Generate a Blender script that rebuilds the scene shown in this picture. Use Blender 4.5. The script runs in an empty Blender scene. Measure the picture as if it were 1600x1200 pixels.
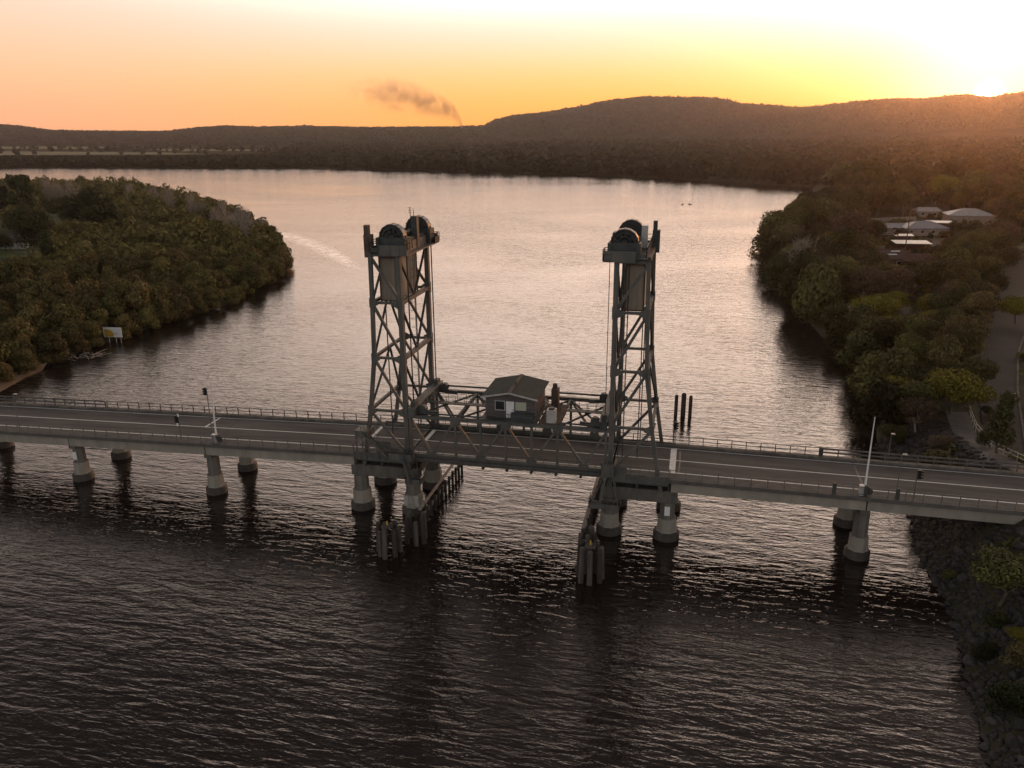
import bpy, bmesh, math, random
import numpy as np
from mathutils import Vector, Matrix, noise

R = math.radians
random.seed(7)
SC = bpy.context.scene
COL = SC.collection

# ------------------------------------------------------------------ camera
CAM = np.array([21.3618, -94.6262, 48.7911]); YAW, PITCH, ROLL, FPX = 0.226, 0.3138, -0.0083, 1242.3
def cam_axes():
    cy, sy = math.cos(YAW), math.sin(YAW)
    f = np.array([-sy * math.cos(PITCH), cy * math.cos(PITCH), -math.sin(PITCH)])
    r = np.array([cy, sy, 0.0]); u = np.cross(r, f)
    return r * math.cos(ROLL) + u * math.sin(ROLL), -r * math.sin(ROLL) + u * math.cos(ROLL), f
CR, CU, CF = cam_axes()
def at(px, py, z=None, Y=None, X=None):
    """world point on a level / plane that the photograph (1600x1200) shows at px, py"""
    d = CF + (px - 800) / FPX * CR + (600 - py) / FPX * CU
    if z is not None: t = (z - CAM[2]) / d[2]
    elif Y is not None: t = (Y - CAM[1]) / d[1]
    else: t = (X - CAM[0]) / d[0]
    return Vector(CAM + t * d)
def pxpm(p):
    return FPX / float(np.dot(np.array(p) - CAM, CF))
cam = bpy.data.cameras.new('camera'); co = bpy.data.objects.new('camera', cam); COL.objects.link(co)
cam.lens = FPX / 1600 * 36; cam.sensor_width = 36; cam.clip_start = 1; cam.clip_end = 40000
co.matrix_world = Matrix(((CR[0], CU[0], -CF[0], CAM[0]), (CR[1], CU[1], -CF[1], CAM[1]), (CR[2], CU[2], -CF[2], CAM[2]), (0, 0, 0, 1)))
SC.camera = co

# ------------------------------------------------------------------ sky, sun, exposure
SUN_EL = 2.6
_s = at(1545, 150, Y=3000); SUN_AZ = math.atan2(_s.x - CAM[0], _s.y - CAM[1])      # clockwise from +Y
SUND = Vector((math.sin(SUN_AZ) * math.cos(R(SUN_EL)), math.cos(SUN_AZ) * math.cos(R(SUN_EL)), math.sin(R(SUN_EL))))
w = bpy.data.worlds.new('World'); SC.world = w; w.use_nodes = True
nt = w.node_tree; N = nt.nodes; L = nt.links; N.clear()
def nd(t, **k):
    n = N.new(t)
    for a, b in k.items(): setattr(n, a, b)
    return n
def vm(op, a, b=None):
    n = nd('ShaderNodeVectorMath', operation=op)
    for i, v in enumerate((a, b)):
        if v is None: continue
        if isinstance(v, (tuple, Vector)): n.inputs[i].default_value = tuple(v)
        else: L.new(v, n.inputs[i])
    return n
def mth(op, a, b=None, clamp=False):
    n = nd('ShaderNodeMath', operation=op, use_clamp=clamp)
    for i, v in enumerate((a, b)):
        if v is None: continue
        if isinstance(v, (int, float)): n.inputs[i].default_value = v
        else: L.new(v, n.inputs[i])
    return n.outputs[0]
tc = nd('ShaderNodeTexCoord')
dirn = vm('NORMALIZE', tc.outputs['Generated']).outputs[0]
sep = nd('ShaderNodeSeparateXYZ'); L.new(dirn, sep.inputs[0])
elev = mth('MULTIPLY', mth('ARCSINE', mth('MAXIMUM', sep.outputs[2], 0.0)), 2 / math.pi)      # 0 horizon .. 1 zenith
flat = vm('NORMALIZE', vm('MULTIPLY', dirn, (1, 1, 0)).outputs[0]).outputs[0]
azd = vm('DOT_PRODUCT', flat, Vector((math.sin(SUN_AZ), math.cos(SUN_AZ), 0))).outputs['Value']
def ramp(stops):
    n = nd('ShaderNodeValToRGB'); cr = n.color_ramp; cr.interpolation = 'B_SPLINE'
    while len(cr.elements) < len(stops): cr.elements.new(0.5)
    for e, (p, c) in zip(cr.elements, stops): e.position = p / 90.0; e.color = (*[q / 4 for q in c], 1)
    L.new(elev, n.inputs[0]); return n.outputs[0]
SKY_AWAY = [(0, (1.24, .54, .27)), (2.5, (1.24, .64, .31)), (6, (1.09, .69, .51)), (10, (1.02, .80, .70)), (15, (1.28, .99, .86)), (22, (.78, .62, .56)), (27, (.22, .178, .165)), (34, (.046, .038, .036)), (90, (.028, .026, .031))]
SKY_SUN = [(0, (1.40, .49, .02)), (2.5, (1.38, .64, .06)), (5, (1.28, .80, .55)), (7.5, (1.28, 1.01, .98)), (14, (3.9, 3.05, 2.5)), (22, (3.8, 2.95, 2.42)), (27, (1.1, .86, .76)), (34, (.095, .076, .070)), (90, (.034, .031, .034))]
SKY_BACK = [(0, (.66, .60, .58)), (6, (.74, .69, .68)), (14, (.76, .73, .74)), (28, (.54, .54, .57)), (40, (.28, .285, .31)), (44, (.22, .225, .25)), (44.9, (.21, .215, .24)), (90, (.05, .052, .06))]
ra, rs = ramp(SKY_AWAY), ramp(SKY_SUN)
mr = nd('ShaderNodeMapRange', interpolation_type='SMOOTHSTEP'); L.new(azd, mr.inputs[0]); mr.inputs[1].default_value = .45; mr.inputs[2].default_value = 1.0
mx = nd('ShaderNodeMix', data_type='RGBA'); L.new(mr.outputs[0], mx.inputs[0]); L.new(ra, mx.inputs[6]); L.new(rs, mx.inputs[7])
back = nd('ShaderNodeMapRange', interpolation_type='SMOOTHSTEP'); L.new(azd, back.inputs[0])
back.inputs[1].default_value = -.5; back.inputs[2].default_value = .35; back.inputs[3].default_value = 0.0; back.inputs[4].default_value = 1.0
GLOWD = (_s - Vector(CAM)).normalized()
sd = mth('MAXIMUM', vm('DOT_PRODUCT', dirn, GLOWD).outputs['Value'], 0.0)
glow = mth('ADD', mth('MULTIPLY', mth('POWER', sd, 40000.0), 40.0), mth('ADD', mth('MULTIPLY', mth('POWER', sd, 300.0), 1.3), mth('MULTIPLY', mth('MULTIPLY', mth('POWER', sd, 40.0), 1.0), mth('MINIMUM', mth('MULTIPLY', elev, 15.0), 1.0))))
gl = vm('SCALE', (1.0, .76, .50)); L.new(glow, gl.inputs['Scale'])
mb_ = nd('ShaderNodeMix', data_type='RGBA'); L.new(back.outputs[0], mb_.inputs[0]); L.new(ramp(SKY_BACK), mb_.inputs[6]); L.new(mx.outputs[2], mb_.inputs[7])
sc2 = vm('SCALE', mb_.outputs[2]); sc2.inputs['Scale'].default_value = 4.0
tot = vm('ADD', sc2.outputs[0], gl.outputs[0])
bg = nd('ShaderNodeBackground'); L.new(tot.outputs[0], bg.inputs[0]); bg.inputs[1].default_value = 1.0
sky = nd('ShaderNodeTexSky', sky_type='NISHITA', sun_disc=False); sky.sun_elevation = R(SUN_EL); sky.sun_rotation = SUN_AZ; sky.air_density = 1.5; sky.dust_density = 4
bg2 = nd('ShaderNodeBackground'); L.new(sky.outputs[0], bg2.inputs[0]); bg2.inputs[1].default_value = .05
ad = nd('ShaderNodeAddShader'); L.new(bg.outputs[0], ad.inputs[0]); L.new(bg2.outputs[0], ad.inputs[1])
wo = nd('ShaderNodeOutputWorld'); L.new(ad.outputs[0], wo.inputs[0])
sl = bpy.data.lights.new('sun', 'SUN'); sl.energy = .8; sl.angle = R(.6); sl.color = (1.0, .34, .08)
so = bpy.data.objects.new('sun', sl); COL.objects.link(so); so.location = (300, 300, 200)
so.rotation_euler = (-SUND).to_track_quat('-Z', 'Y').to_euler()
SC.view_settings.view_transform = 'Standard'; SC.view_settings.look = 'None'; SC.view_settings.exposure = 0.0; SC.view_settings.gamma = 1
SC.cycles.use_denoising = True
try: SC.cycles.denoiser = 'OPENIMAGEDENOISE'
except Exception: pass
SC.cycles.max_bounces = 6; SC.cycles.diffuse_bounces = 3; SC.cycles.glossy_bounces = 3; SC.cycles.transmission_bounces = 2
SC.cycles.volume_bounces = 0; SC.cycles.transparent_max_bounces = 4; SC.cycles.sample_clamp_indirect = 4

# ------------------------------------------------------------------ materials
def mat(name, col, rough=.7, metal=0., var=.25, scale=1.5, bump=0., bscale=None, col2=None, spec=.3, rnd=0., transl=0., stretch=(1, 1, 1)):
    m = bpy.data.materials.new(name); m.use_nodes = True
    t = m.node_tree; n = t.nodes; l = t.links
    b = n['Principled BSDF']; b.inputs['Roughness'].default_value = rough; b.inputs['Metallic'].default_value = metal
    b.inputs['Specular IOR Level'].default_value = spec
    c = n.new('ShaderNodeTexCoord'); mp = n.new('ShaderNodeMapping'); l.new(c.outputs['Object'], mp.inputs[0]); mp.inputs['Scale'].default_value = stretch
    nz = n.new('ShaderNodeTexNoise'); nz.inputs['Scale'].default_value = scale; nz.inputs['Detail'].default_value = 6; nz.inputs['Roughness'].default_value = .65; l.new(mp.outputs[0], nz.inputs['Vector'])
    rp = n.new('ShaderNodeValToRGB'); l.new(nz.outputs['Fac'], rp.inputs[0])
    c2 = col2 or tuple(min(1, x * (1 + var)) for x in col)
    rp.color_ramp.elements[0].position = .33; rp.color_ramp.elements[0].color = (*[x * (1 - var) for x in col], 1)
    rp.color_ramp.elements[1].position = .68; rp.color_ramp.elements[1].color = (*c2, 1)
    out = rp.outputs[0]
    if rnd:
        oi = n.new('ShaderNodeObjectInfo'); h = n.new('ShaderNodeHueSaturation')
        a = n.new('ShaderNodeMapRange'); l.new(oi.outputs['Random'], a.inputs[0]); a.inputs[3].default_value = 1 - rnd; a.inputs[4].default_value = 1 + rnd
        l.new(a.outputs[0], h.inputs['Value']); l.new(out, h.inputs['Color'])
        a2 = n.new('ShaderNodeMath'); a2.operation = 'FRACT'; a3 = n.new('ShaderNodeMath'); a3.operation = 'MULTIPLY'; a3.inputs[1].default_value = 7.31
        l.new(oi.outputs['Random'], a3.inputs[0]); l.new(a3.outputs[0], a2.inputs[0])
        a4 = n.new('ShaderNodeMapRange'); l.new(a2.outputs[0], a4.inputs[0]); a4.inputs[3].default_value = .5 - rnd * .07; a4.inputs[4].default_value = .5 + rnd * .07
        l.new(a4.outputs[0], h.inputs['Hue']); out = h.outputs[0]
    l.new(out, b.inputs['Base Color'])
    if bump:
        bn = n.new('ShaderNodeTexNoise'); bn.inputs['Scale'].default_value = bscale or scale * 4; bn.inputs['Detail'].default_value = 5; l.new(mp.outputs[0], bn.inputs['Vector'])
        bp = n.new('ShaderNodeBump'); bp.inputs['Distance'].default_value = bump; l.new(bn.outputs['Fac'], bp.inputs['Height']); l.new(bp.outputs[0], b.inputs['Normal'])
    if transl:
        tr = n.new('ShaderNodeBsdfTranslucent'); l.new(out, tr.inputs[0]); ms = n.new('ShaderNodeMixShader'); ms.inputs[0].default_value = transl
        l.new(b.outputs[0], ms.inputs[1]); l.new(tr.outputs[0], ms.inputs[2]); l.new(ms.outputs[0], n['Material Output'].inputs[0])
    return m
def foliage(name, dark, light, rnd=.42, transl=.18):
    """leaf material: each leaf has its own shade between two leaf colours (attribute tone), each tree its own cast"""
    m = mat(name, dark, .75, var=.2, scale=.4, spec=.12, rnd=rnd, transl=transl)
    t = m.node_tree; n = t.nodes; l = t.links
    rp = [x for x in n if x.type == 'VALTORGB'][0]
    at_ = n.new('ShaderNodeAttribute'); at_.attribute_name = 'tone'; l.new(at_.outputs['Fac'], rp.inputs[0])
    rp.color_ramp.elements[0].position = 0; rp.color_ramp.elements[0].color = (*dark, 1)
    rp.color_ramp.elements[1].position = 1; rp.color_ramp.elements[1].color = (*light, 1)
    return m
M = {}
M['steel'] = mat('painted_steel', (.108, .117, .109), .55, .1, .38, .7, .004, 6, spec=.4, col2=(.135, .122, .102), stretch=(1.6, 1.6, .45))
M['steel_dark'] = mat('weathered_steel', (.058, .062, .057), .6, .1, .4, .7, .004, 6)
M['rail'] = mat('galvanised_rail', (.13, .125, .115), .55, .2, .3, 2)
M['asphalt'] = mat('worn_asphalt', (.088, .078, .072), .85, 0, .38, .35, .004, 25, stretch=(.25, 1.6, 1))
M['road_dark'] = mat('dark_asphalt', (.023, .021, .020), .9, 0, .3, .35)
M['path'] = mat('footpath_concrete', (.095, .088, .08), .85, 0, .25, .8, .003, 12)
M['line'] = mat('road_paint', (.78, .76, .71), .7, 0, .18, 2.5)
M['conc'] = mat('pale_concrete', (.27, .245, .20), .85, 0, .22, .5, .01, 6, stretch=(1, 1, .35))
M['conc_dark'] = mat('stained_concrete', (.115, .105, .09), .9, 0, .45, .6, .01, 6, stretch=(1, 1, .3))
M['tide'] = mat('wet_tidal_concrete', (.055, .046, .038), .6, 0, .4, 1.5, .02, 5)
M['cw'] = mat('counterweight_concrete', (.27, .225, .175), .9, 0, .4, .5, .01, 5, stretch=(2.5, 2.5, .15))
M['timber'] = mat('weathered_timber', (.092, .077, .064), .85, 0, .5, 1.2, .02, 8, stretch=(3, 3, .3))
M['timber_dark'] = mat('wet_timber', (.05, .04, .033), .75, 0, .5, 1.2, .02, 8, stretch=(3, 3, .3))
M['black'] = mat('black_paint', (.012, .012, .012), .5, 0, .2)
M['white'] = mat('white_paint', (.70, .69, .66), .5, 0, .08)
M['roof_green'] = mat('grey_green_roof_sheet', (.042, .051, .047), .85, 0, .2, .6, spec=.15)
M['wall_wood'] = mat('brown_weatherboard', (.100, .086, .080), .8, 0, .35, 1.4, .01, 8, stretch=(.4, .4, 5))
M['glass'] = mat('dark_window_glass', (.012, .013, .013), .08, 0, .1, spec=.6)
M['blind'] = mat('pale_green_blind', (.40, .42, .30), .5, 0, .1)
M['hood'] = mat('grey_sheet_hood', (.055, .062, .061), .5, .25, .3, .8)
M['rust'] = mat('rusty_sheet', (.095, .066, .052), .8, .1, .4, 1.2)
M['grey_box'] = mat('pale_grey_cabinet', (.42, .40, .37), .5, .1, .15)
M['yellow'] = mat('yellow_paint', (.50, .33, .05), .6, 0, .2)
M['sand'] = mat('river_sand', (.20, .135, .085), .95, 0, .3, .3, .05, 2)
M['soil'] = mat('leaf_littered_soil', (.036, .031, .018), .95, 0, .45, .15, .1, 1.2, col2=(.065, .06, .03))
M['grass'] = mat('mown_grass', (.075, .10, .028), .95, 0, .35, .12, .05, 3)
M['field'] = mat('dry_field', (.24, .19, .09), .95, 0, .4, .012, .2, .2, col2=(.16, .17, .08))
M['rock'] = mat('basalt_rock', (.052, .046, .043), .9, 0, .45, 1.2, .05, 3, rnd=.35)
M['trunk'] = mat('tree_bark', (.10, .078, .058), .9, 0, .4, 1.5, .03, 6, stretch=(2, 2, .4))
M['pale_trunk'] = mat('pale_dead_wood', (.28, .24, .20), .9, 0, .3, 1.5, .02, 6)
M['hill'] = mat('hill_forest', (.020, .020, .012), 1, 0, .35, .012, 4, .05, col2=(.05, .042, .022), spec=0)
M['land'] = mat('far_ground', (.055, .047, .026), 1, 0, .35, .01, 0, col2=(.085, .075, .04), spec=0)
M['leaf_mangrove'] = foliage('mangrove_leaf', (.046, .042, .015), (.215, .172, .060), .30)
M['leaf_dark'] = foliage('dark_leaf', (.018, .022, .009), (.070, .072, .026), .42)
M['leaf_olive'] = foliage('olive_leaf', (.032, .034, .013), (.165, .145, .052), .42)
M['leaf_yellow'] = foliage('yellow_green_leaf', (.055, .052, .010), (.26, .22, .035), .2)
M['leaf_brown'] = foliage('brown_dry_leaf', (.055, .040, .024), (.145, .105, .068), .2)
M['leaf_far'] = foliage('far_leaf', (.016, .017, .008), (.058, .052, .025), 0)
M['roof_brown'] = mat('brown_roof_tiles', (.075, .045, .038), .8, 0, .3, .8, .03, 8)
M['roof_blue'] = mat('blue_grey_roof', (.23, .235, .25), .5, .1, .15, .5)
M['roof_pale'] = mat('pale_grey_roof', (.36, .35, .34), .5, .1, .15, .5)
M['roof_white'] = mat('white_roof_sheet', (.72, .67, .60), .4, 0, .12, .6)
M['wall_cream'] = mat('cream_wall', (.30, .24, .19), .85, 0, .15)
M['wall_brick'] = mat('dark_brick_wall', (.10, .06, .045), .9, 0, .3, 3)
M['kayak'] = mat('kayak_plastic', (.12, .05, .03), .4, 0, .1)
M['skin'] = mat('skin', (.35, .2, .14), .6, 0, .1)
M['cloth'] = mat('dark_cloth', (.03, .03, .035), .9, 0, .2)

def water_material():
    m = bpy.data.materials.new('river_water'); m.use_nodes = True; t = m.node_tree; n = t.nodes; l = t.links
    b = n['Principled BSDF']; b.inputs['Base Color'].default_value = (.016, .011, .009, 1); b.inputs['Roughness'].default_value = .06; b.inputs['IOR'].default_value = 1.52
    g = n.new('ShaderNodeNewGeometry')
    prev = None
    def layer(scale, rotz, sx, sy, dist, detail, warp, w_amp=1.0):
        mp = n.new('ShaderNodeMapping'); mp.inputs['Rotation'].default_value = (0, 0, rotz); mp.inputs['Scale'].default_value = (sx, sy, 1)
        l.new(g.outputs['Position'], mp.inputs[0])
        nz = n.new('ShaderNodeTexNoise'); nz.inputs['Scale'].default_value = scale; nz.inputs['Detail'].default_value = detail; nz.inputs['Roughness'].default_value = .5; nz.inputs['Distortion'].default_value = warp
        l.new(mp.outputs[0], nz.inputs['Vector']); return nz.outputs['Fac']
    def mul(a, k):
        q = n.new('ShaderNodeMath'); q.operation = 'MULTIPLY'; l.new(a, q.inputs[0])
        if isinstance(k, float): q.inputs[1].default_value = k
        else: l.new(k, q.inputs[1])
        return q.outputs[0]
    def add(a, c):
        q = n.new('ShaderNodeMath'); q.operation = 'ADD'; l.new(a, q.inputs[0]); l.new(c, q.inputs[1]); return q.outputs[0]
    big = mul(layer(.42, .10, .32, 1.0, 0, 2, .5), .26)
    mid = mul(layer(1.25, -.12, .26, 1.0, 0, 3, .7), .21)
    mid2 = mul(layer(2.0, .30, .38, 1.0, 0, 3, .5), .085)
    fine = mul(layer(4.5, .05, .5, 1.0, 0, 2, .3), .03)
    gust = layer(.012, .3, .6, 1.0, 0, 4, .8)
    gm = n.new('ShaderNodeMapRange'); l.new(gust, gm.inputs[0]); gm.inputs[1].default_value = .35; gm.inputs[2].default_value = .65; gm.inputs[3].default_value = .55; gm.inputs[4].default_value = 1.2
    h = mul(add(add(big, mid), add(mid2, fine)), gm.outputs[0])
    bp = n.new('ShaderNodeBump'); bp.inputs['Strength'].default_value = 1.0; bp.inputs['Distance'].default_value = .54; l.new(h, bp.inputs['Height']); l.new(bp.outputs[0], b.inputs['Normal'])
    return m
M['water'] = water_material()

# ------------------------------------------------------------------ helpers
def tag(o, label=None, cat=None, group=None, kind=None):
    if label: o['label'] = label
    if cat: o['category'] = cat
    if group: o['group'] = group
    if kind: o['kind'] = kind
    return o
def thing(name, label, cat, loc=(0, 0, 0), rz=0, group=None):
    o = bpy.data.objects.new(name, None); COL.objects.link(o); o.location = loc; o.rotation_euler = (0, 0, rz); o.empty_display_size = .5
    return tag(o, label, cat, group)
def mesh_obj(name, me, parent=None):
    o = bpy.data.objects.new(name, me); COL.objects.link(o)
    if parent is not None: o.parent = parent
    return o
def np_mesh(name, v, f, m, smooth=False, tone=None):
    """v (n,3) array, f (m,k) array of equal sized faces"""
    me = bpy.data.meshes.new(name); v = np.asarray(v, np.float32); f = np.asarray(f, np.int32); k = f.shape[1]
    me.vertices.add(len(v)); me.vertices.foreach_set('co', v.ravel()); me.loops.add(f.size); me.loops.foreach_set('vertex_index', f.ravel())
    me.polygons.add(len(f)); me.polygons.foreach_set('loop_start', np.arange(0, f.size, k, dtype=np.int32)); me.update(calc_edges=True)
    if smooth: me.polygons.foreach_set('use_smooth', np.ones(len(f), bool))
    if tone is not None:
        a = me.attributes.new('tone', 'FLOAT', 'POINT'); a.data.foreach_set('value', np.asarray(tone, np.float32))
    for x in (m if isinstance(m, (list, tuple)) else [m]): me.materials.append(x)
    return me
def dup(o, parent=None):
    c = o.copy(); COL.objects.link(c)
    if parent is not None: c.parent = parent
    for ch in list(o.children): dup(ch, c)
    return c
class MB:
    """collects boxes, bars and tubes into one mesh"""
    def __init__(s): s.v = []; s.f = []; s.sm = []
    def add(s, vs, fs, smooth=False):
        b = len(s.v); s.v += [tuple(x) for x in vs]; s.f += [tuple(b + i for i in f) for f in fs]; s.sm += [smooth] * len(fs); return s
    def hexa(s, p):
        return s.add(p, [(3, 2, 1, 0), (4, 5, 6, 7), (0, 1, 5, 4), (1, 2, 6, 5), (2, 3, 7, 6), (3, 0, 4, 7)])
    def box(s, x0, x1, y0, y1, z0, z1):
        return s.hexa([(x0, y0, z0), (x1, y0, z0), (x1, y1, z0), (x0, y1, z0), (x0, y0, z1), (x1, y0, z1), (x1, y1, z1), (x0, y1, z1)])
    def bar(s, a, b, w, h=None, side=None):
        a, b = Vector(a), Vector(b); h = h or w; d = (b - a).normalized()
        sv = Vector(side) if side else (Vector((0, 1, 0)) if abs(d.y) < .9 else Vector((1, 0, 0)))
        u = (sv - d * sv.dot(d)).normalized(); t = d.cross(u)
        q = [(-w, -h), (w, -h), (w, h), (-w, h)]
        return s.hexa([a + u * x / 2 + t * y / 2 for x, y in q] + [b + u * x / 2 + t * y / 2 for x, y in q])
    def tube(s, a, b, r0, r1=None, n=10, caps=True):
        a, b = Vector(a), Vector(b); r1 = r0 if r1 is None else r1; d = (b - a).normalized()
        u = d.orthogonal().normalized(); t = d.cross(u); c = [(math.cos(2 * math.pi * i / n), math.sin(2 * math.pi * i / n)) for i in range(n)]
        vs = [a + (u * x + t * y) * r0 for x, y in c] + [b + (u * x + t * y) * r1 for x, y in c]
        s.add(vs, [(i, (i + 1) % n, n + (i + 1) % n, n + i) for i in range(n)], True)
        if caps: s.add([vs[i] for i in range(n)], [tuple(range(n))[::-1]]); s.add([vs[n + i] for i in range(n)], [tuple(range(n))])
        return s
    def lathe(s, c, prof, n=16, smooth=False):
        vs = []
        for r, z in prof: vs += [(c[0] + r * math.cos(2 * math.pi * (i + .5) / n), c[1] + r * math.sin(2 * math.pi * (i + .5) / n), c[2] + z) for i in range(n)]
        fs = [(k * n + i, k * n + (i + 1) % n, (k + 1) * n + (i + 1) % n, (k + 1) * n + i) for k in range(len(prof) - 1) for i in range(n)]
        s.add(vs, fs, smooth); m_ = len(prof) - 1
        s.add(vs[m_ * n:], [tuple(range(n))]); return s
    def build(s, name, m, parent=None, label=None):
        me = bpy.data.meshes.new(name); me.from_pydata(s.v, [], s.f); me.polygons.foreach_set('use_smooth', s.sm); me.materials.append(m); me.update()
        o = mesh_obj(name, me, parent)
        if label: o['label'] = label
        return o
def struct(o): o['kind'] = 'structure'; return o

# ------------------------------------------------------------------ setting: water, banks, hills
W = [(-6500, -600), (6500, -600), (6500, 5200), (-6500, 5200)]
struct(mesh_obj('water', np_mesh('water', [(x, y, 0) for x, y in W], [(0, 1, 2, 3)], M['water'])))
SHY = [-140, -60, -37, -24.5, -14.7, -3, 13, 31, 43, 74, 106, 152, 190, 228, 300, 368, 460, 550, 600, 640, 720]
SHX = [40, 45, 47.4, 49.1, 50.7, 50, 52.3, 52, 54, 56, 53, 49, 48, 49, 58, 70, 88, 106, 112, 60, -40]
def shore_x(y): return np.interp(y, SHY, SHX)
def seg_dist(x, y, a, b):
    ax, ay = a[:2]; bx, by = b[:2]; dx, dy = bx - ax, by - ay
    t = np.clip(((x - ax) * dx + (y - ay) * dy) / (dx * dx + dy * dy), 0, 1)
    return np.hypot(x - ax - t * dx, y - ay - t * dy), a[2] + t * (b[2] - a[2])
PATH = [(63.0, 5.0, 8.25), (61.5, 11, 7.5), (60.8, 18, 6.3), (62.0, 28, 5.2), (64, 38, 4.6)]
def bank_h(x, y):
    x = np.asarray(x, float); y = np.asarray(y, float)
    d = x - shore_x(y); h = -1.5 + 5.5 * np.clip((d + 2.2) / 8, 0, 1) ** .8
    h = h + .5 * np.clip(d / 20, 0, 1) * (np.sin(x * .11) + np.cos(y * .083))* .5
    dd, zz = seg_dist(x, y, (58, 0, 8.0), (260, 0, 8.0)); h = np.maximum(h, np.minimum(zz - np.clip(dd - 6.3, 0, None) * .62, -1.5 + np.clip(d + 1.5, 0, None) * .9))
    for a, b in zip(PATH, PATH[1:]):
        dd, zz = seg_dist(x, y, a, b); h = np.maximum(h, np.minimum(zz - .12 - np.clip(dd - 1.9, 0, None) * .55, -1.5 + np.clip(d + 1.5, 0, None) * .9))
    return h
gx = np.concatenate([np.arange(30, 110, 1.6), np.arange(110, 420, 7)]); gy = np.concatenate([np.arange(-140, 60, 1.6), np.arange(60, 720, 6)])
GX, GY = np.meshgrid(gx, gy); H = bank_h(GX, GY); nx, ny = len(gx), len(gy)
idx = np.arange(nx * ny).reshape(ny, nx); F = np.stack([idx[:-1, :-1], idx[:-1, 1:], idx[1:, 1:], idx[1:, :-1]], -1).reshape(-1, 4)
struct(mesh_obj('river_bank', np_mesh('river_bank', np.stack([GX, GY, H], -1).reshape(-1, 3), F, M['soil'], True)))

def land(name, pts, m, z, off=4.0, zb=-1.0):
    """a sheet of land with a sloping shore; pts counter-clockwise"""
    P = [Vector((x, y, 0)) for x, y in pts]; n = len(P); inn = []
    for i in range(n):
        e = (P[(i + 1) % n] - P[i - 1]).normalized(); inn.append(P[i] + Vector((-e.y, e.x, 0)) * off)
    bm = bmesh.new(); a = [bm.verts.new((p.x, p.y, zb)) for p in P]; b = [bm.verts.new((p.x, p.y, z)) for p in inn]
    for i in range(n): bm.faces.new((a[i], a[(i + 1) % n], b[(i + 1) % n], b[i]))
    es = [bm.edges.get((b[i], b[(i + 1) % n])) for i in range(n)]
    bmesh.ops.triangle_fill(bm, use_beauty=True, edges=es)
    bmesh.ops.recalc_face_normals(bm, faces=bm.faces)
    me = bpy.data.meshes.new(name); bm.to_mesh(me); bm.free(); me.materials.append(m); return struct(mesh_obj(name, me))
ISL = [(-112, 29.7), (-112, 41), (-113, 58), (-112, 80), (-108.5, 105), (-113, 138), (-125, 174), (-160, 229), (-214, 294), (-296, 370), (-409, 456), (-543, 471), (-900, 500), (-900, -200), (-150, -200), (-122, 0)]
land('island_ground', ISL, M['soil'], .9, 4.0)
FAR = [(-1500, 880), (-912, 849), (-444, 861), (-178, 782), (-35, 716), (54, 651), (100, 606), (150, 590), (400, 640), (6400, 640), (6400, 5100), (-6400, 5100), (-6400, 900)]
land('far_bank', FAR, M['land'], 1.4, 5.0)

# hills: ridge line read as elevation above the level of the eye, then built 3 km away
RPX = [(-900, 190), (-300, 192), (0, 195), (30, 197), (80, 204), (150, 205), (250, 206), (300, 201), (350, 197), (400, 199), (470, 197), (560, 199), (700, 199), (755, 197), (775, 187), (800, 181), (850, 176), (900, 168), (960, 156), (1010, 151), (1100, 152), (1130, 154), (1160, 162), (1200, 164), (1250, 168), (1290, 165), (1340, 159), (1400, 155), (1450, 155), (1500, 149), (1545, 153), (1600, 145), (1750, 138), (1950, 150), (2300, 170)]
RY = 3000.0
rp_ = [at(x, y, Y=RY) for x, y in RPX]; RX = np.array([p.x for p in rp_]); RH = np.array([p.z for p in rp_])
def fbm(x, y, s, oc=4):
    r = np.zeros_like(x); a = 1.0
    for k in range(oc):
        r += a * (np.sin(x * s + 1.7 * np.sin(y * s * 1.3 + k)) * np.cos(y * s * .9 + 1.3 * np.sin(x * s * .7 + 2 * k))); s *= 2.1; a *= .5
    return r
def hill_h(x, y):
    # lines of sight spread from the camera: sample the ridge where the sight line meets RY
    k = (RY - CAM[1]) / (y - CAM[1]); xr = CAM[0] + (x - CAM[0]) * k
    rh = np.interp(xr, RX, RH); t = (y - RY) / np.where(y < RY, 620.0, 1200.0)
    prof_ = np.exp(-t * t * 1.6)
    spur = np.clip(fbm(x, y, .0045, 4) * .22 * np.clip(-t, 0, .6) / .6, -.4, .4)
    return (rh - 8) * np.clip(prof_ + spur * prof_, 0, 1.0) + 0.5
hx = np.arange(-5200, 4200, 22.0); hy = np.arange(2000, 4600, 22.0)
HX, HY = np.meshgrid(hx, hy); HZ = hill_h(HX, HY) + 2.0 * fbm(HX, HY, .05, 3) * np.clip((hill_h(HX, HY) - 6) / 20, 0, 1)
nx, ny = len(hx), len(hy); idx = np.arange(nx * ny).reshape(ny, nx); F = np.stack([idx[:-1, :-1], idx[:-1, 1:], idx[1:, 1:], idx[1:, :-1]], -1).reshape(-1, 4)
struct(mesh_obj('hills', np_mesh('hills', np.stack([HX, HY, HZ], -1).reshape(-1, 3), F, M['hill'], True)))
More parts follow.
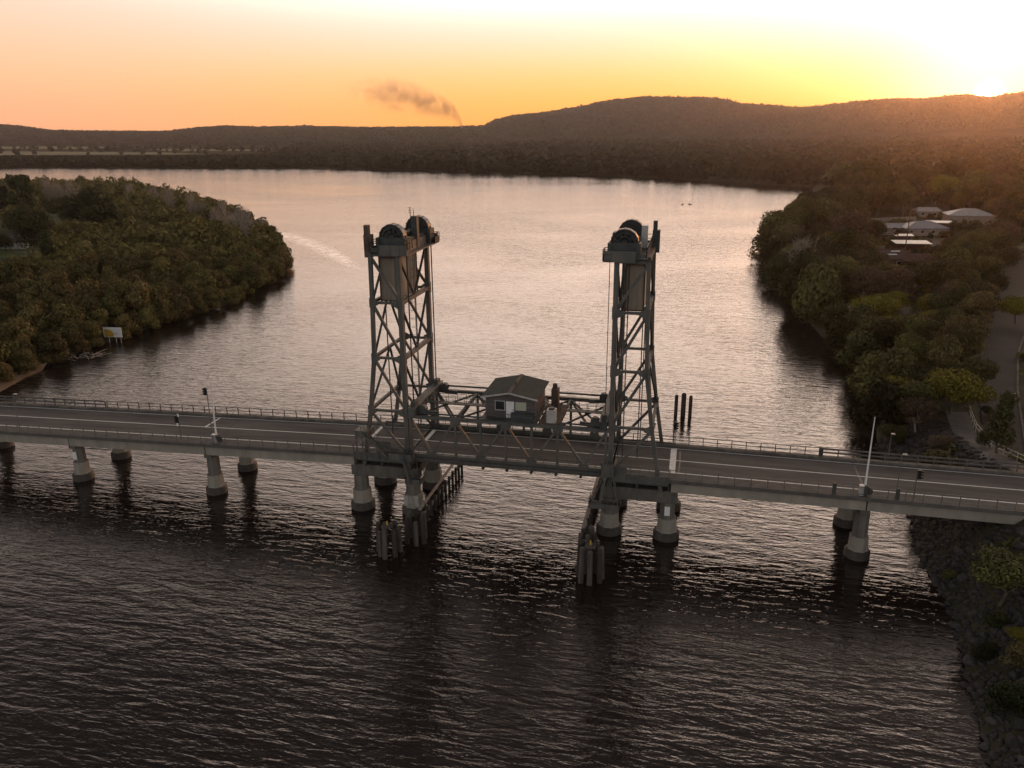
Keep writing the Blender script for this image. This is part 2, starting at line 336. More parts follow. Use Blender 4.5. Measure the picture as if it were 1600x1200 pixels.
# dry paddocks beyond the far shore
FIELDS = [[(-60, 227.5), (170, 229.5), (150, 233), (-60, 232)], [(-60, 236), (250, 238), (330, 241), (-60, 242.5)], [(235, 232.5), (420, 233.5), (425, 236), (260, 236.2)], [(1195, 192), (1300, 193), (1290, 196.5), (1180, 196)]]
fld = []
for q in FIELDS[:3]:
    P4 = [at(x, y, z=1.55) for x, y in q]; fld.append([(p.x, p.y) for p in P4])
    mb = MB(); mb.add([(p.x, p.y, 1.55) for p in P4], [(3, 2, 1, 0)]); struct(mb.build('dry_field', M['field']))
def in_poly(x, y, poly):
    r = np.zeros(x.shape, bool); n = len(poly)
    for i in range(n):
        (x1, y1), (x2, y2) = poly[i], poly[i - 1]
        c = ((y1 > y) != (y2 > y)) & (x < (x2 - x1) * (y - y1) / (y2 - y1 + 1e-12) + x1); r ^= c
    return r

# ------------------------------------------------------------------ foliage meshes
def leaf_quads(rng, n, lobes, size, outward=.55, shell=.55):
    """n leaf clumps scattered through ellipsoid lobes -> verts, faces, tone"""
    C = np.array([l[0] for l in lobes], float); Rr = np.array([l[1] for l in lobes], float)
    vol = (Rr.prod(1)) ** (2 / 3.); k = rng.choice(len(lobes), n, p=vol / vol.sum())
    d = rng.normal(size=(n, 3)); d /= np.linalg.norm(d, axis=1)[:, None]
    rad = shell + (1 - shell) * rng.random(n) ** .6; rad *= 1 + .10 * rng.normal(size=n)
    p = C[k] + d * Rr[k] * rad[:, None]
    nrm = (outward + .18) * d + (.82 - outward) * rng.normal(size=(n, 3)) * .8; nrm /= np.linalg.norm(nrm, axis=1)[:, None] + 1e-9
    u = np.cross(nrm, rng.normal(size=(n, 3))); u /= np.linalg.norm(u, axis=1)[:, None] + 1e-9; v = np.cross(nrm, u)
    s = size * (.6 + .8 * rng.random(n))[:, None]; a = (.45 + .4 * rng.random(n))[:, None]
    V = np.stack([p - u * s * .5, p + v * s * a * .5 + nrm * s * .12, p + u * s * .5, p - v * s * a * .5 + nrm * s * .12], 1).reshape(-1, 3)
    Fq = np.arange(4 * n).reshape(n, 4)
    lobe_t = rng.random(len(lobes)); tone = np.clip(.40 * lobe_t[k] + .6 * rng.random(n) - .02, 0, 1)
    return V, Fq, np.repeat(tone, 4)
def lobes_for(rng, n, r, h0, h1, spread=.75, lr=(.30, .5), flat=.8):
    out = []
    for i in range(n):
        a = rng.random() * 2 * math.pi; q = math.sqrt(rng.random()) * spread; z = h0 + (h1 - h0) * rng.random()
        zz = (z - h0) / (h1 - h0 + 1e-6); q *= (1 - .55 * zz ** 2)
        s = r * (lr[0] + (lr[1] - lr[0]) * rng.random())
        out.append(((math.cos(a) * q * r, math.sin(a) * q * r, z), (s, s, s * flat)))
    return out
def branch_mb(rng, mb, p, d, ln, r, depth, spread=.7, up=.25, n=5):
    q = p; steps = 3
    for k in range(steps):
        d = (d + Vector(rng.normal(size=3) * .16) + Vector((0, 0, up * .2))).normalized(); e = q + d * ln / steps
        mb.tube(q, e, r * (1 - k / steps * .45), r * (1 - (k + 1) / steps * .45), n, False); q = e
        if depth > 0 and k > 0:
            for _ in range(1 if k < 2 else 2):
                dd = (d + Vector(rng.normal(size=3)) * spread).normalized(); dd.z = abs(dd.z) * .8 + .1
                branch_mb(rng, mb, q, dd.normalized(), ln * (.55 + .25 * rng.random()), r * .5, depth - 1, spread, up, n)
    return mb
def proto_tree(seed, r, h, m, nleaf, size, trunk='trunk', nl=12, base=.35, spread=.75, flat=.75, lr=(.3, .5)):
    """(crown mesh, trunk mesh) of a tree of height h and crown radius r, standing on the origin"""
    rng = np.random.default_rng(seed)
    lb = lobes_for(rng, nl, r, h * base + r * .25, h - r * .33, spread, lr, flat)
    V, Fq, T = leaf_quads(rng, nleaf, lb, size)
    crown = np_mesh('crown', V, Fq, m, False, T)
    mb = MB(); top = Vector((rng.normal() * .3, rng.normal() * .3, h * base * 1.1))
    mb.tube((0, 0, -.4), top * .5, h * .022 + .06, h * .018 + .04, 8, False); mb.tube(top * .5, top, h * .018 + .04, h * .014 + .03, 8, False)
    for c, rr in lb[:8]:
        c = Vector(c); mid = top.lerp(c, .5) + Vector((0, 0, -.1 * r)); mb.tube(top, mid, h * .011 + .02, h * .007 + .015, 6, False); mb.tube(mid, c, h * .007 + .015, .02, 6, False)
    me = bpy.data.meshes.new('trunk'); me.from_pydata(mb.v, [], mb.f); me.polygons.foreach_set('use_smooth', mb.sm); me.materials.append(M[trunk]); me.update()
    return crown, me
def proto_single(seed, r, h, m, nleaf, size, nl, z0=.5):
    """one mesh: low dense crown reaching nearly to the ground, trunk inside it"""
    rng = np.random.default_rng(seed); lb = lobes_for(rng, nl, r, z0 + r * .3, h - r * .3, .72, (.34, .52), .85)
    V, Fq, T = leaf_quads(rng, nleaf, lb, size, .6, .6)
    me = np_mesh('mangrove', V, Fq, [m], False, T); return me
def place(name, meshes, p, s, rz, label, cat, group=None, sz=1.0):
    if len(meshes) == 1:
        o = mesh_obj(name, meshes[0]); o.location = p; o.rotation_euler = (0, 0, rz); o.scale = (s, s, s * sz); return tag(o, label, cat, group)
    t = thing(name, label, cat, p, rz, group); t.scale = (s, s, s * sz)
    for nm, me in zip(('crown', 'trunk'), meshes): mesh_obj(nm, me, t)
    return t


# ------------------------------------------------------------------ the bridge: approach spans, piers, railings
def zd(x): return 8.5 - .0233 * max(0, -x - 18) - .006 * max(0, x - 18)
def loft(mb, xs, sec):
    n = len(sec); vs = [(x, y, zd(x) + dz) for x in xs for y, dz in sec]
    fs = [(k * n + i, (k + 1) * n + i, (k + 1) * n + (i + 1) % n, k * n + (i + 1) % n) for k in range(len(xs) - 1) for i in range(n)]
    return mb.add(vs, fs + [tuple(range(n)), tuple(range((len(xs) - 1) * n, len(xs) * n))[::-1]])
def rect(y0, y1, z0, z1): return [(y0, z0), (y1, z0), (y1, z1), (y0, z1)]
def span(a, b, st=4.0): 
    n = max(1, int(round((b - a) / st))); return [a + (b - a) * i / n for i in range(n + 1)]
LX0, LX1, RX0, RX1 = -152.0, -13.15, 13.15, 150.0
bridge = thing('road_bridge', 'long concrete and steel road bridge crossing the whole river on round piers', 'bridge')
for a, b in ((LX0, LX1), (RX0, RX1)):
    xs = span(a, b); d = MB()
    loft(d, xs, rect(-4.35, 4.35, -.42, 0)); d.build('roadway', M['asphalt'], bridge)
    d = MB(); loft(d, xs, [(-6.25, -.36), (-4.35, -.36), (-4.35, .10), (-6.25, .10)]); d.build('footpath', M['path'], bridge)
    d = MB(); loft(d, xs, [(4.35, -.36), (5.05, -.36), (5.05, .30), (4.35, .30)]); d.build('kerb', M['conc_dark'], bridge)
    d = MB()
    for y, ww in ((-3.82, .20), (3.92, .15), (0, .17)):
        loft(d, xs, rect(y - ww / 2, y + ww / 2, -.004, .006))
    if b > 0: d.box(20.0, 20.75, -4.0, .0, zd(20) - .003, zd(20) + .008); d.box(20.0, 20.75, .1, 4.0, zd(20) - .003, zd(20) + .008)
    else:
        d.box(-20.4, -19.9, .1, 3.9, zd(-20), zd(-20) + .008)
        d.box(-46, -45.7, .1, 3.9, zd(-46) - .02, zd(-46) + .010)
    d.build('road_markings', M['line'], bridge)
    for x in ([-130, -108, -86.1, -64.2, -42.3, -20.9, -13.4] if b < 0 else [13.4, 21.2, 42.35, 64.4]): MB().box(x - .12, x + .12, -4.34, 4.34, zd(x) - .02, zd(x) + .004).build('expansion_joint', M['black'], bridge)
def railing(name, x0, x1, y, base, hts, post, rr, m, parent, step=1.86, z=zd, box=False):
    mb = MB(); xs = span(x0, x1, step)
    for x in xs: mb.box(x - post / 2, x + post / 2, y - post / 2, y + post / 2, z(x) + base, z(x) + base + hts[-1])
    for h in hts:
        for a, b in zip(xs, xs[1:]): mb.bar((a, y, z(a) + base + h), (b, y, z(b) + base + h), rr, rr * (2.2 if box else 1))
    return mb.build(name, m, parent)
railing('railing', LX0, -20.2, -6.1, .10, (.32, 1.2), .085, .05, M['rail'], bridge)
railing('railing', 20.2, RX1, -6.1, .10, (.32, 1.2), .085, .05, M['rail'], bridge)
railing('railing', -66, -13.2, 4.85, .30, (.55, 1.05), .10, .07, M['steel_dark'], bridge)
railing('railing', 13.2, 38.5, 4.85, .30, (.55, 1.05), .10, .07, M['steel_dark'], bridge)
railing('guard_rail', 38.8, RX1, 4.85, .28, (.5, 1.0), .13, .09, M['path'], bridge, box=True)
railing('guard_rail', LX0, -66.3, 4.85, .28, (.5, 1.0), .13, .09, M['path'], bridge, box=True)
d = MB()
for x in (38.6, 42.0, 45.3): d.box(x - .2, x + .2, -6.2, -5.95, zd(x) + .16, zd(x) + 1.5)
d.box(38.35, 38.75, 4.6, 5.0, zd(38.5) + .28, zd(38.5) + 1.5)
d.build('end_post', M['steel_dark'], bridge)
PX = [-151.9, -129.9, -108.0, -86.1, -64.2, -42.3, -20.3], [20.3, 42.35, 64.4]
for row in PX:
    for a, b in zip(row, row[1:]):
        for y0 in (-5.78, -2.2, 1.4, 4.3):
            d = MB(); z0 = 1.72; d.hexa([(a + .08, y0, zd(a) - z0), (b - .08, y0, zd(b) - z0), (b - .08, y0 + .66, zd(b) - z0), (a + .08, y0 + .66, zd(a) - z0), (a + .08, y0, zd(a) - .45), (b - .08, y0, zd(b) - .45), (b - .08, y0 + .66, zd(b) - .45), (a + .08, y0 + .66, zd(a) - .45)])
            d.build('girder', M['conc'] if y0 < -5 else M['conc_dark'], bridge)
def pier(x, cap_z, big=False, sign=False, parent=bridge):
    p = bpy.data.objects.new('pier', None); COL.objects.link(p); p.parent = parent; p.location = (x, 0, 0)
    k = 1.12 if big else 1.0
    for y in (-4.25, 3.9):
        d = MB().lathe((0, y, 0), [(1.45 * k, -5), (1.45 * k, .75), (1.25 * k, 1.0)], 22, True); d.build('footing', M['tide'], p)
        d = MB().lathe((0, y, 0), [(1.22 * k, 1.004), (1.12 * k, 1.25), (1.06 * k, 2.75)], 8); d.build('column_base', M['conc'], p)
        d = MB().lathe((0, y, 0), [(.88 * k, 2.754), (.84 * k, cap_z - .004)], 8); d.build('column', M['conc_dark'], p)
    if not big:
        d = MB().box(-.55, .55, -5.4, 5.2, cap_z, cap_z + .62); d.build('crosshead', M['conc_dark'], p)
    if sign:
        MB().box(-.32, .32, -5.2, -5.14, 3.3, 4.5).build('notice_plate', M['white'], p)
    return p
for x in PX[0][2:6]: pier(x, zd(x) - 2.36, sign=abs(x + 64.2) < .1)
for x in PX[1][1:2]: pier(x, zd(x) - 2.36)
pL = pier(-20.2, 4.9, True); pl = pier(-12.9, 4.9, True); pr = pier(13.0, 4.9, True); pR = pier(20.1, 4.9, True, True)
# the pair of tower piers on each side is tied by a portal beam along and across the bridge
for x0, x1 in ((-21.2, -11.9), (11.9, 21.2)):
    for y in (-4.25, 3.9):
        MB().box(x0, x1, y - .75, y + .75, 4.9, 6.5).build('portal_beam', M['conc_dark'], bridge)
    for xx in (x0 + 1.0, x1 - 1.0): MB().box(xx - .7, xx + .7, -3.496, 3.146, 5.1, 6.4).build('portal_beam', M['conc_dark'], bridge)
    d = MB()
    for y in (-5.3, -2, 2, 4.9): d.box(x0 + .9, x1 - 1.0, y - .14, y + .14, 7.25, 8.06)
    for xx in (x0 + .9, x0 + 4.4, x1 - 1.1):
        d.box(xx - .15, xx + .15, -5.1, 4.7, 6.5, 7.24)
    d.build('floor_beam', M['steel_dark'], bridge)
# abutment at the right bank
MB().box(63.6, 66.0, -6.4, 5.4, 1.0, zd(64) - 1.75).build('abutment', M['conc_dark'], bridge)
# spray paint scrawl on the pier at the left tower
rg = random.Random(3); d = MB(); x = -.95
while x < .95:
    pts = [(x + rg.uniform(-.12, .3), 1.35 + rg.uniform(0, 1.25)) for _ in range(4)]
    for a, b in zip(pts, pts[1:]): d.bar((a[0], -5.365, a[1]), (b[0], -5.365, b[1]), .055, .012, side=(0, 1, 0))
    x += .2
d.build('graffiti', M['white'], pl)
MB().box(-1.0, 1.0, -5.34, -5.2, 1.25, 2.7).build('painted_panel', M['grey_box'], pl)

# ------------------------------------------------------------------ lift towers
ZL = [8.5, 14.4, 21.4, 28.4, 34.2]
UO = {8.5: 5.75, 14.4: 4.75, 21.4: 3.85, 28.4: 3.65, 34.2: 3.55}
def tower(sgn, label):
    t = thing('lift_tower', label, 'bridge tower', (13.0 * sgn, 0, 0), 0, 'lift towers of the bridge')
    def T(u, v, z): return Vector((sgn * u, -sgn * v, z))          # the two towers are turned half round
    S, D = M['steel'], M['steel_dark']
    for v in (-5.2, 5.2):
        d = MB().bar(T(0, v, 6.5), T(0, v, 34.2), .64, .56)
        for z in ZL[1:-1]: d.bar(T(-.02, v, z - .7), T(-.02, v, z + .7), .72, .66)
        d.build('leg', S, t)
        d = MB(); pts = [T(6.2, v, 6.5)] + [T(UO[z], v, z) for z in ZL]
        for a, b in zip(pts, pts[1:]): d.bar(a, b, .45, .46)
        for z in ZL[1:-1]: d.bar(T(UO[z], v, z - .55), T(UO[z], v, z + .55), .54, .6)
        d.build('leg', S, t)
    for z in ZL[1:]:
        for v in (-5.2, 5.2):
            MB().bar(T(.29, v, z), T(UO[z] - .2, v, z), .28, .32).build('strut', S, t)
        for u, ww in ((0, .52), (UO[z], .36)):
            if z < 34: MB().bar(T(u, -4.9, z), T(u, 4.9, z), ww, .5 if u == 0 else .36).build('strut', S if u == 0 else D, t)
    for z0, z1 in zip(ZL, ZL[1:]):
        for v in (-5.2, 5.2):
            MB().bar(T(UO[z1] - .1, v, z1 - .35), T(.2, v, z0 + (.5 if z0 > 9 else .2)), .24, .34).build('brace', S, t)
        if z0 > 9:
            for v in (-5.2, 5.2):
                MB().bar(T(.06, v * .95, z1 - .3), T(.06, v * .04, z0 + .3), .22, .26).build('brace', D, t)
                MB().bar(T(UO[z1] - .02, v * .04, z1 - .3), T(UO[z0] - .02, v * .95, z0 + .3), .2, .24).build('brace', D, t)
    # gussets and knee braces at the panel points
    for v in (-5.2, 5.2):
        for z in ZL[1:-1]:
            q = -1 if v < 0 else 1; vv = v + q * .40
            for (u, w_) in ((.75, 1), (UO[z] - .62, -1)):
                d = MB().add([T(u - w_ * .5, vv, z - .6), T(u - w_ * .5, vv, z + .6), T(u + w_ * .3, vv, z + .2), T(u + w_ * .3, vv, z - .2)] + [T(u - w_ * .5, vv + q * .03, z - .6), T(u - w_ * .5, vv + q * .03, z + .6), T(u + w_ * .3, vv + q * .03, z + .2), T(u + w_ * .3, vv + q * .03, z - .2)], [(0, 1, 2, 3), (7, 6, 5, 4), (0, 4, 5, 1), (1, 5, 6, 2), (2, 6, 7, 3), (3, 7, 4, 0)])
                d.build('gusset_plate', S, t)
        MB().bar(T(UO[14.4], v * .97, 13.9), T(UO[14.4] + .2, v * .55, 14.3), .3, .3).build('knee_brace', D, t)
        MB().bar(T(0, v * .95, 13.0), T(0, v * .62, 14.2), .3, .3).build('knee_brace', S, t)
    # head platform
    pf = MB().box(*sorted((sgn * -1.4, sgn * 2.1)), -6, 6, 34.25, 34.42)
    pf.bar(T(-1.4, -6, 34.9), T(2.1, -6, 34.9), .10, 1.25, side=(0, 1, 0)); pf.bar(T(-1.4, 6, 34.9), T(2.1, 6, 34.9), .10, 1.25, side=(0, 1, 0))
    pf.bar(T(-.5, -5.9, 34.9), T(-.5, 5.9, 34.9), .14, 1.25, side=(1, 0, 0)); pf.bar(T(2.1, -5.9, 34.9), T(2.1, 5.9, 34.9), .14, 1.25, side=(1, 0, 0))
    for u in (-1.4, -.5, .7, 2.1): pf.bar(T(u, -6.07, 34.3), T(u, -6.07, 35.5), .1, .06)
    p = pf.build('head_platform', S, t)
    d = MB()
    for v in (-4.9, 4.9): d.bar(T(2.15, v, 34.5), T(UO[34.2] + .2, v, 34.5), .4, .5)
    d.bar(T(UO[34.2], -5.2, 34.5), T(UO[34.2], 5.2, 34.5), .4, .5); d.bar(T(1.6, -5, 35.7), T(1.6, 5, 35.7), .35, .4); d.bar(T(-.2, -5, 35.7), T(-.2, 5, 35.7), .35, .4)
    d.build('head_beam', D, t)
    for v in (-4.6, 4.6):
        c = T(.75, v, 36.3); n = 28; d = MB()
        def ring(r0, r1, y0, y1, a0=0., a1=2 * math.pi, nn=n):
            vs = [(c.x + r_ * math.cos(a0 + (a1 - a0) * k / nn), c.y + y_, c.z + r_ * math.sin(a0 + (a1 - a0) * k / nn)) for k in range(nn + 1) for (r_, y_) in ((r0, y0), (r1, y0), (r1, y1), (r0, y1))]
            d.add(vs, [(k * 4 + i, k * 4 + (i + 1) % 4, k * 4 + 4 + (i + 1) % 4, k * 4 + 4 + i) for k in range(nn) for i in range(4)] + [(3, 2, 1, 0), tuple(nn * 4 + i for i in range(4))])
        ring(1.12, 1.42, -.3, .3); ring(.02, .34, -.42, .42); ring(.3, 1.15, -.08, .08)
        for k in range(8):
            a = k * math.pi / 4 + .2; e = Vector((math.cos(a), 0, math.sin(a))); d.bar(c + e * .3, c + e * 1.2, .16, .3)
        sh = d.build('sheave', D, t); d = MB()
        ring(1.50, 1.56, -.58, .58, -.1, math.pi + .1, 26)
        for r_ in (.7, 1.1, 1.47):
            ring(r_ - .05, r_ + .05, -.60, -.56, 0, math.pi, 20); ring(r_ - .05, r_ + .05, .56, .60, 0, math.pi, 20)
        for k in range(9):
            a = math.pi * k / 8; ring(1.56, 1.62, -.60, .60, a - .02, a + .02, 2)
        for yy in (-.62, .62):
            for k in range(1, 8):
                a = math.pi * k / 8; d.bar((c.x + .3 * math.cos(a), c.y + yy, c.z + .3 * math.sin(a)), (c.x + 1.66 * math.cos(a), c.y + yy, c.z + 1.5 * math.sin(a)), .05, .04)
            d.bar((c.x - 1.55, c.y + yy, c.z - .02), (c.x + 1.55, c.y + yy, c.z - .02), .12, .1)
            d.add([(c.x + sx * x_, c.y + yy, z_) for sx in (1,) for x_, z_ in ((-1.5, c.z - .05), (1.5, c.z - .05), (1.5, 35.2), (-1.5, 35.2))], [(0, 1, 2, 3)])
        d.build('sheave_hood', M['hood'], sh)
        d = MB()
        for dy in (-.16, -.05, .05, .16):
            d.tube(T(-.85, v + dy, 14.9), T(-.85, v + dy, 36.5), .028, n=5); d.tube(T(2.35, v + dy, 34.0), T(2.35, v + dy, 36.5), .03, n=5)
        d.build('hoist_rope', M['black'], t)
        for u in (-.9, 2.4): MB().box(*sorted((c.x + sgn * (u - .75) - .18, c.x + sgn * (u - .75) + .18)), c.y - .9, c.y + .9, 34.42, 36.3).build('sheave_bearing', D, sh)
    a, b = T(.75, -4.0, 36.3), T(.75, 4.0, 36.3); MB().tube(a, b, .2, n=12).build('drive_shaft', D, t)
    q = T(-.3, .4, 0) if sgn < 0 else T(2.5, -2.4, 0); MB().box(q.x - .36, q.x + .36, q.y - .4, q.y + .4, 34.42, 38.3 if sgn < 0 else 37.4).build('control_cabinet', M['hood'] if sgn < 0 else M['grey_box'], t)
    q = T(1.4, -1.4, 0); d = MB().box(q.x - .7, q.x + .7, q.y - .9, q.y + .9, 34.42, 36.2).box(q.x - .35, q.x + .35, q.y - 1.5, q.y - .95, 34.42, 35.9); d.tube((q.x, q.y + .95, 35.3), (q.x, q.y + 1.6, 35.3), .45, n=14); d.build('winch_motor', D, t)
    if sgn < 0:
        q = T(.5, 1.0, 0); d = MB().tube((q.x, q.y, 36), (q.x, q.y, 39.3), .05, n=6); d.tube((q.x + .45, q.y, 36), (q.x + .45, q.y, 39.0), .04, n=6)
        for z in (38.6, 38.9, 39.2): d.bar((q.x - .3, q.y, z), (q.x + .25, q.y, z), .04)
        d.build('antenna', M['black'], t)
    q = T(3.75, -4.9, 0); d = MB().box(q.x - .45, q.x + .45, q.y - .5, q.y + .5, 33.9, 36.6); d.box(q.x - .4, q.x + .1, q.y - .4, q.y + .4, 36.6, 37.7); d.build('end_cabinet', M['rust'] if sgn < 0 else D, t)
    # handrails round the head
    d = MB()
    def rail(pl, z0=34.42, h=1.15):
        for a, b in zip(pl, pl[1:]):
            a = T(*a, 0); b = T(*b, 0); n = max(1, round((b - a).length / 1.1))
            for k in range(n + 1):
                p_ = a.lerp(b, k / n); d.bar((p_.x, p_.y, z0), (p_.x, p_.y, z0 + h), .08)
            for hh in (h, h * .55): d.bar((a.x, a.y, z0 + hh), (b.x, b.y, z0 + hh), .075)
    rail([(2.2, -5.9), (3.3, -5.9), (3.3, 5.9), (2.2, 5.9)], 34.8); rail([(-.4, 6.0), (-1.5, 6.2), (-1.5, 4.3), (-.5, 4.3)], 34.5); rail([(-.4, -6.0), (-1.5, -6.0), (-1.5, -4.3), (-.5, -4.3)], 35.0)
    for v in (-5.9, 5.9): d.bar(T(2.2, v, 35.0), T(3.3, v, 35.0), .04, .35, side=(0, 1, 0))
    d.bar(T(3.3, -5.9, 35.0), T(3.3, 5.9, 35.0), .04, .35, side=(1, 0, 0))
    d.build('handrail', D, t)
    MB().box(*sorted((sgn * 2.2, sgn * 3.4)), -6.0, 6.0, 34.62, 34.78).build('side_walkway', D, t)
    d = MB(); d.add([T(-.4, 4.3, 34.3), T(-1.5, 4.3, 34.3), T(-1.5, 6.2, 34.3), T(-.4, 6.2, 34.3), T(-.4, 4.3, 34.45), T(-1.5, 4.3, 34.45), T(-1.5, 6.2, 34.45), T(-.4, 6.2, 34.45)], [(0, 1, 2, 3), (4, 5, 6, 7), (0, 1, 5, 4), (1, 2, 6, 5), (2, 3, 7, 6), (3, 0, 4, 7)]); d.bar(T(-1.5, 4.3, 34.75), T(-1.5, 6.2, 34.75), .05, .6, side=(1, 0, 0)); d.build('corner_balcony', M['rust'] if sgn < 0 else D, t)
    # caged ladder up the inside
    d = MB(); lv = 1.6
    for dv in (-.25, .25): d.bar(T(.55, lv + dv, 9), T(.55, lv + dv, 34.3), .05)
    z = 9.3
    while z < 34: d.bar(T(.55, lv - .25, z), T(.55, lv + .25, z), .035); z += .55
    for z in np.arange(15, 34, 1.1):
        pts = [T(.55 + .7 * math.sin(a), lv + .42 * -math.cos(a), z) for a in np.linspace(0, math.pi, 6)]
        for a, b in zip(pts, pts[1:]): d.bar(a, b, .035)
    d.build('ladder', D, t)
    d = MB()
    for u, v in ((3.0, -2.6), (3.0, 2.4), (1.3, 3.8)): d.bar(T(u, v, 9.5), T(u, v, 34), .12)
    d.build('counterweight_guide', D, t)
    return t
tl = tower(-1, 'steel lattice lift tower left of the lifting span, with an antenna on top')
tr = tower(1, 'steel lattice lift tower right of the lifting span, with a pale cabinet on top')
for sgn, lab in ((-1, 'big rust stained concrete counterweight hanging in the left lift tower'), (1, 'big rust stained concrete counterweight hanging in the right lift tower')):
    t = thing('counterweight', lab, 'counterweight', (sgn * 15.0, 0, 28.3), 0, 'counterweights of the lift towers')
    d = MB().box(-1.05, 1.05, -3.7, 3.7, 0, 5.4); d.build('block', M['cw'], t)
    d = MB()
    for y in (-3.7, 3.7):
        for x in (-1.05, 1.05): d.box(x - .09, x + .09, y - .09, y + .09, -.05, 5.5)
        for z in (.0, 5.3): d.box(-1.0, 1.0, y - .07, y + .07, z, z + .16)
    d.box(-.7, .7, -4.7, 4.7, 5.45, 5.75); d.build('steel_frame', M['rust'], t)

# access stairs and landings hung on the river side of the towers
S, D = M['steel'], M['steel_dark']
def stair(mb, a, b, wid, n, side):
    """flight from a (top) to b (foot), treads across the direction side"""
    a, b, side = Vector(a), Vector(b), Vector(side)
    for s_ in (-.5, .5):
        o = side * wid * s_; mb.bar(a + o, b + o, .06, .26); mb.bar(a + o + Vector((0, 0, 1.0)), b + o + Vector((0, 0, 1.0)), .05)
        mb.bar(a + o + Vector((0, 0, .55)), b + o + Vector((0, 0, .55)), .04)
        for k in range(5): p_ = a.lerp(b, k / 4) + o; mb.bar(p_, p_ + Vector((0, 0, 1.0)), .05)
    dr = (b - a); dr.z = 0; dr.normalize()
    for k in range(1, n): p_ = a.lerp(b, k / n); mb.bar(p_ - side * wid / 2, p_ + side * wid / 2, .24, .04, side=dr)
    return mb
def landing(mb, x0, x1, y0, y1, z, h=1.05, plate=.0):
    mb.box(x0, x1, y0, y1, z - .12, z)
    c = [(x0, y0), (x1, y0), (x1, y1), (x0, y1)]
    for k in (0, 1, 3):
        a, b = Vector((*c[k], z)), Vector((*c[(k + 1) % 4], z)); n = max(1, round((b - a).length / .8))
        for j in range(n + 1): p_ = a.lerp(b, j / n); mb.bar(p_, p_ + Vector((0, 0, h)), .05)
        for hh in (h, h * .5): mb.bar(a + Vector((0, 0, hh)), b + Vector((0, 0, hh)), .05)
        if plate: mb.bar(a + Vector((0, 0, plate / 2)), b + Vector((0, 0, plate / 2)), .03, plate, side=(b - a).cross(Vector((0, 0, 1))).normalized())
    return mb
st = MB()
st.box(-5.9 - .6, -4.6, -6.9, -4.9, 11.1, 12.0)
for k in range(3): st.bar((-6.3 + k * .8, -6.9, 9.0), (-6.3 + k * .8, -6.9, 11.1), .12)
stair(st, (-5.4, -6.9, 11.9), (-1.9, -6.9, 8.75), .95, 14, (0, 1, 0)); landing(st, -1.9, 1.3, -7.5, -6.3, 8.7, 1.1, .85)
stair(st, (.2, -7.3, 8.65), (.9, -7.3, 5.6), .8, 11, (0, 1, 0)); landing(st, .2, 2.2, -7.4, -5.4, 5.45, .95, .7)
for x in (.25, 1.2, 2.1): st.bar((x, -5.5, 5.4), (x, -5.5, 7.9), .1)
st.build('access_stair', S, tl)
st = MB()
landing(st, -.9, .7, -7.2, -6.2, 8.8, 1.5, 1.4); stair(st, (-.3, -6.8, 8.75), (-.95, -7.2, 5.2), .8, 12, (0, 1, 0)); landing(st, -2.2, 1.5, -8.0, -6.0, 4.9, 1.0, .55)
for x in (-2.1, 1.4): st.bar((x, -6.1, 4.9), (x * .35, -6.1, 8.4), .12)
for x in (-2.1, 1.4): st.bar((x, -7.9, 4.9), (x * .3, -6.4, 8.4), .08)
st.build('access_stair', S, tr)
# railing panels and deep deck plates beside the tower legs
for t, s_ in ((tl, -1), (tr, 1)):
    MB().box(*sorted((s_ * .2, s_ * 7.1)), 4.96, 5.04, 7.75, 8.9).build('deck_plate', S, t)
    d = MB().box(*sorted((s_ * .2, s_ * 7.1)), -6.24, -6.16, 7.75, 8.9)
    for k in range(9): x = s_ * (.3 + k * .84); d.box(x - .05, x + .05, -6.3, -6.24, 7.75, 8.9)
    d.build('deck_plate', S, t)
    railing('railing', s_ * .2, s_ * 7.1, -6.12, .4, (.4, .75, 1.05), .07, .05, M['rail'], t, 1.2, z=lambda x: 8.5)
    d = MB().box(*sorted((s_ * .1, s_ * 2.1)), -6.4, -6.3, 7.9, 9.8)
    if s_ < 0: d.box(-4.2, -2.2, -5.6, -5.52, 8.7, 10.3)
    d.build('mesh_screen', S, t)

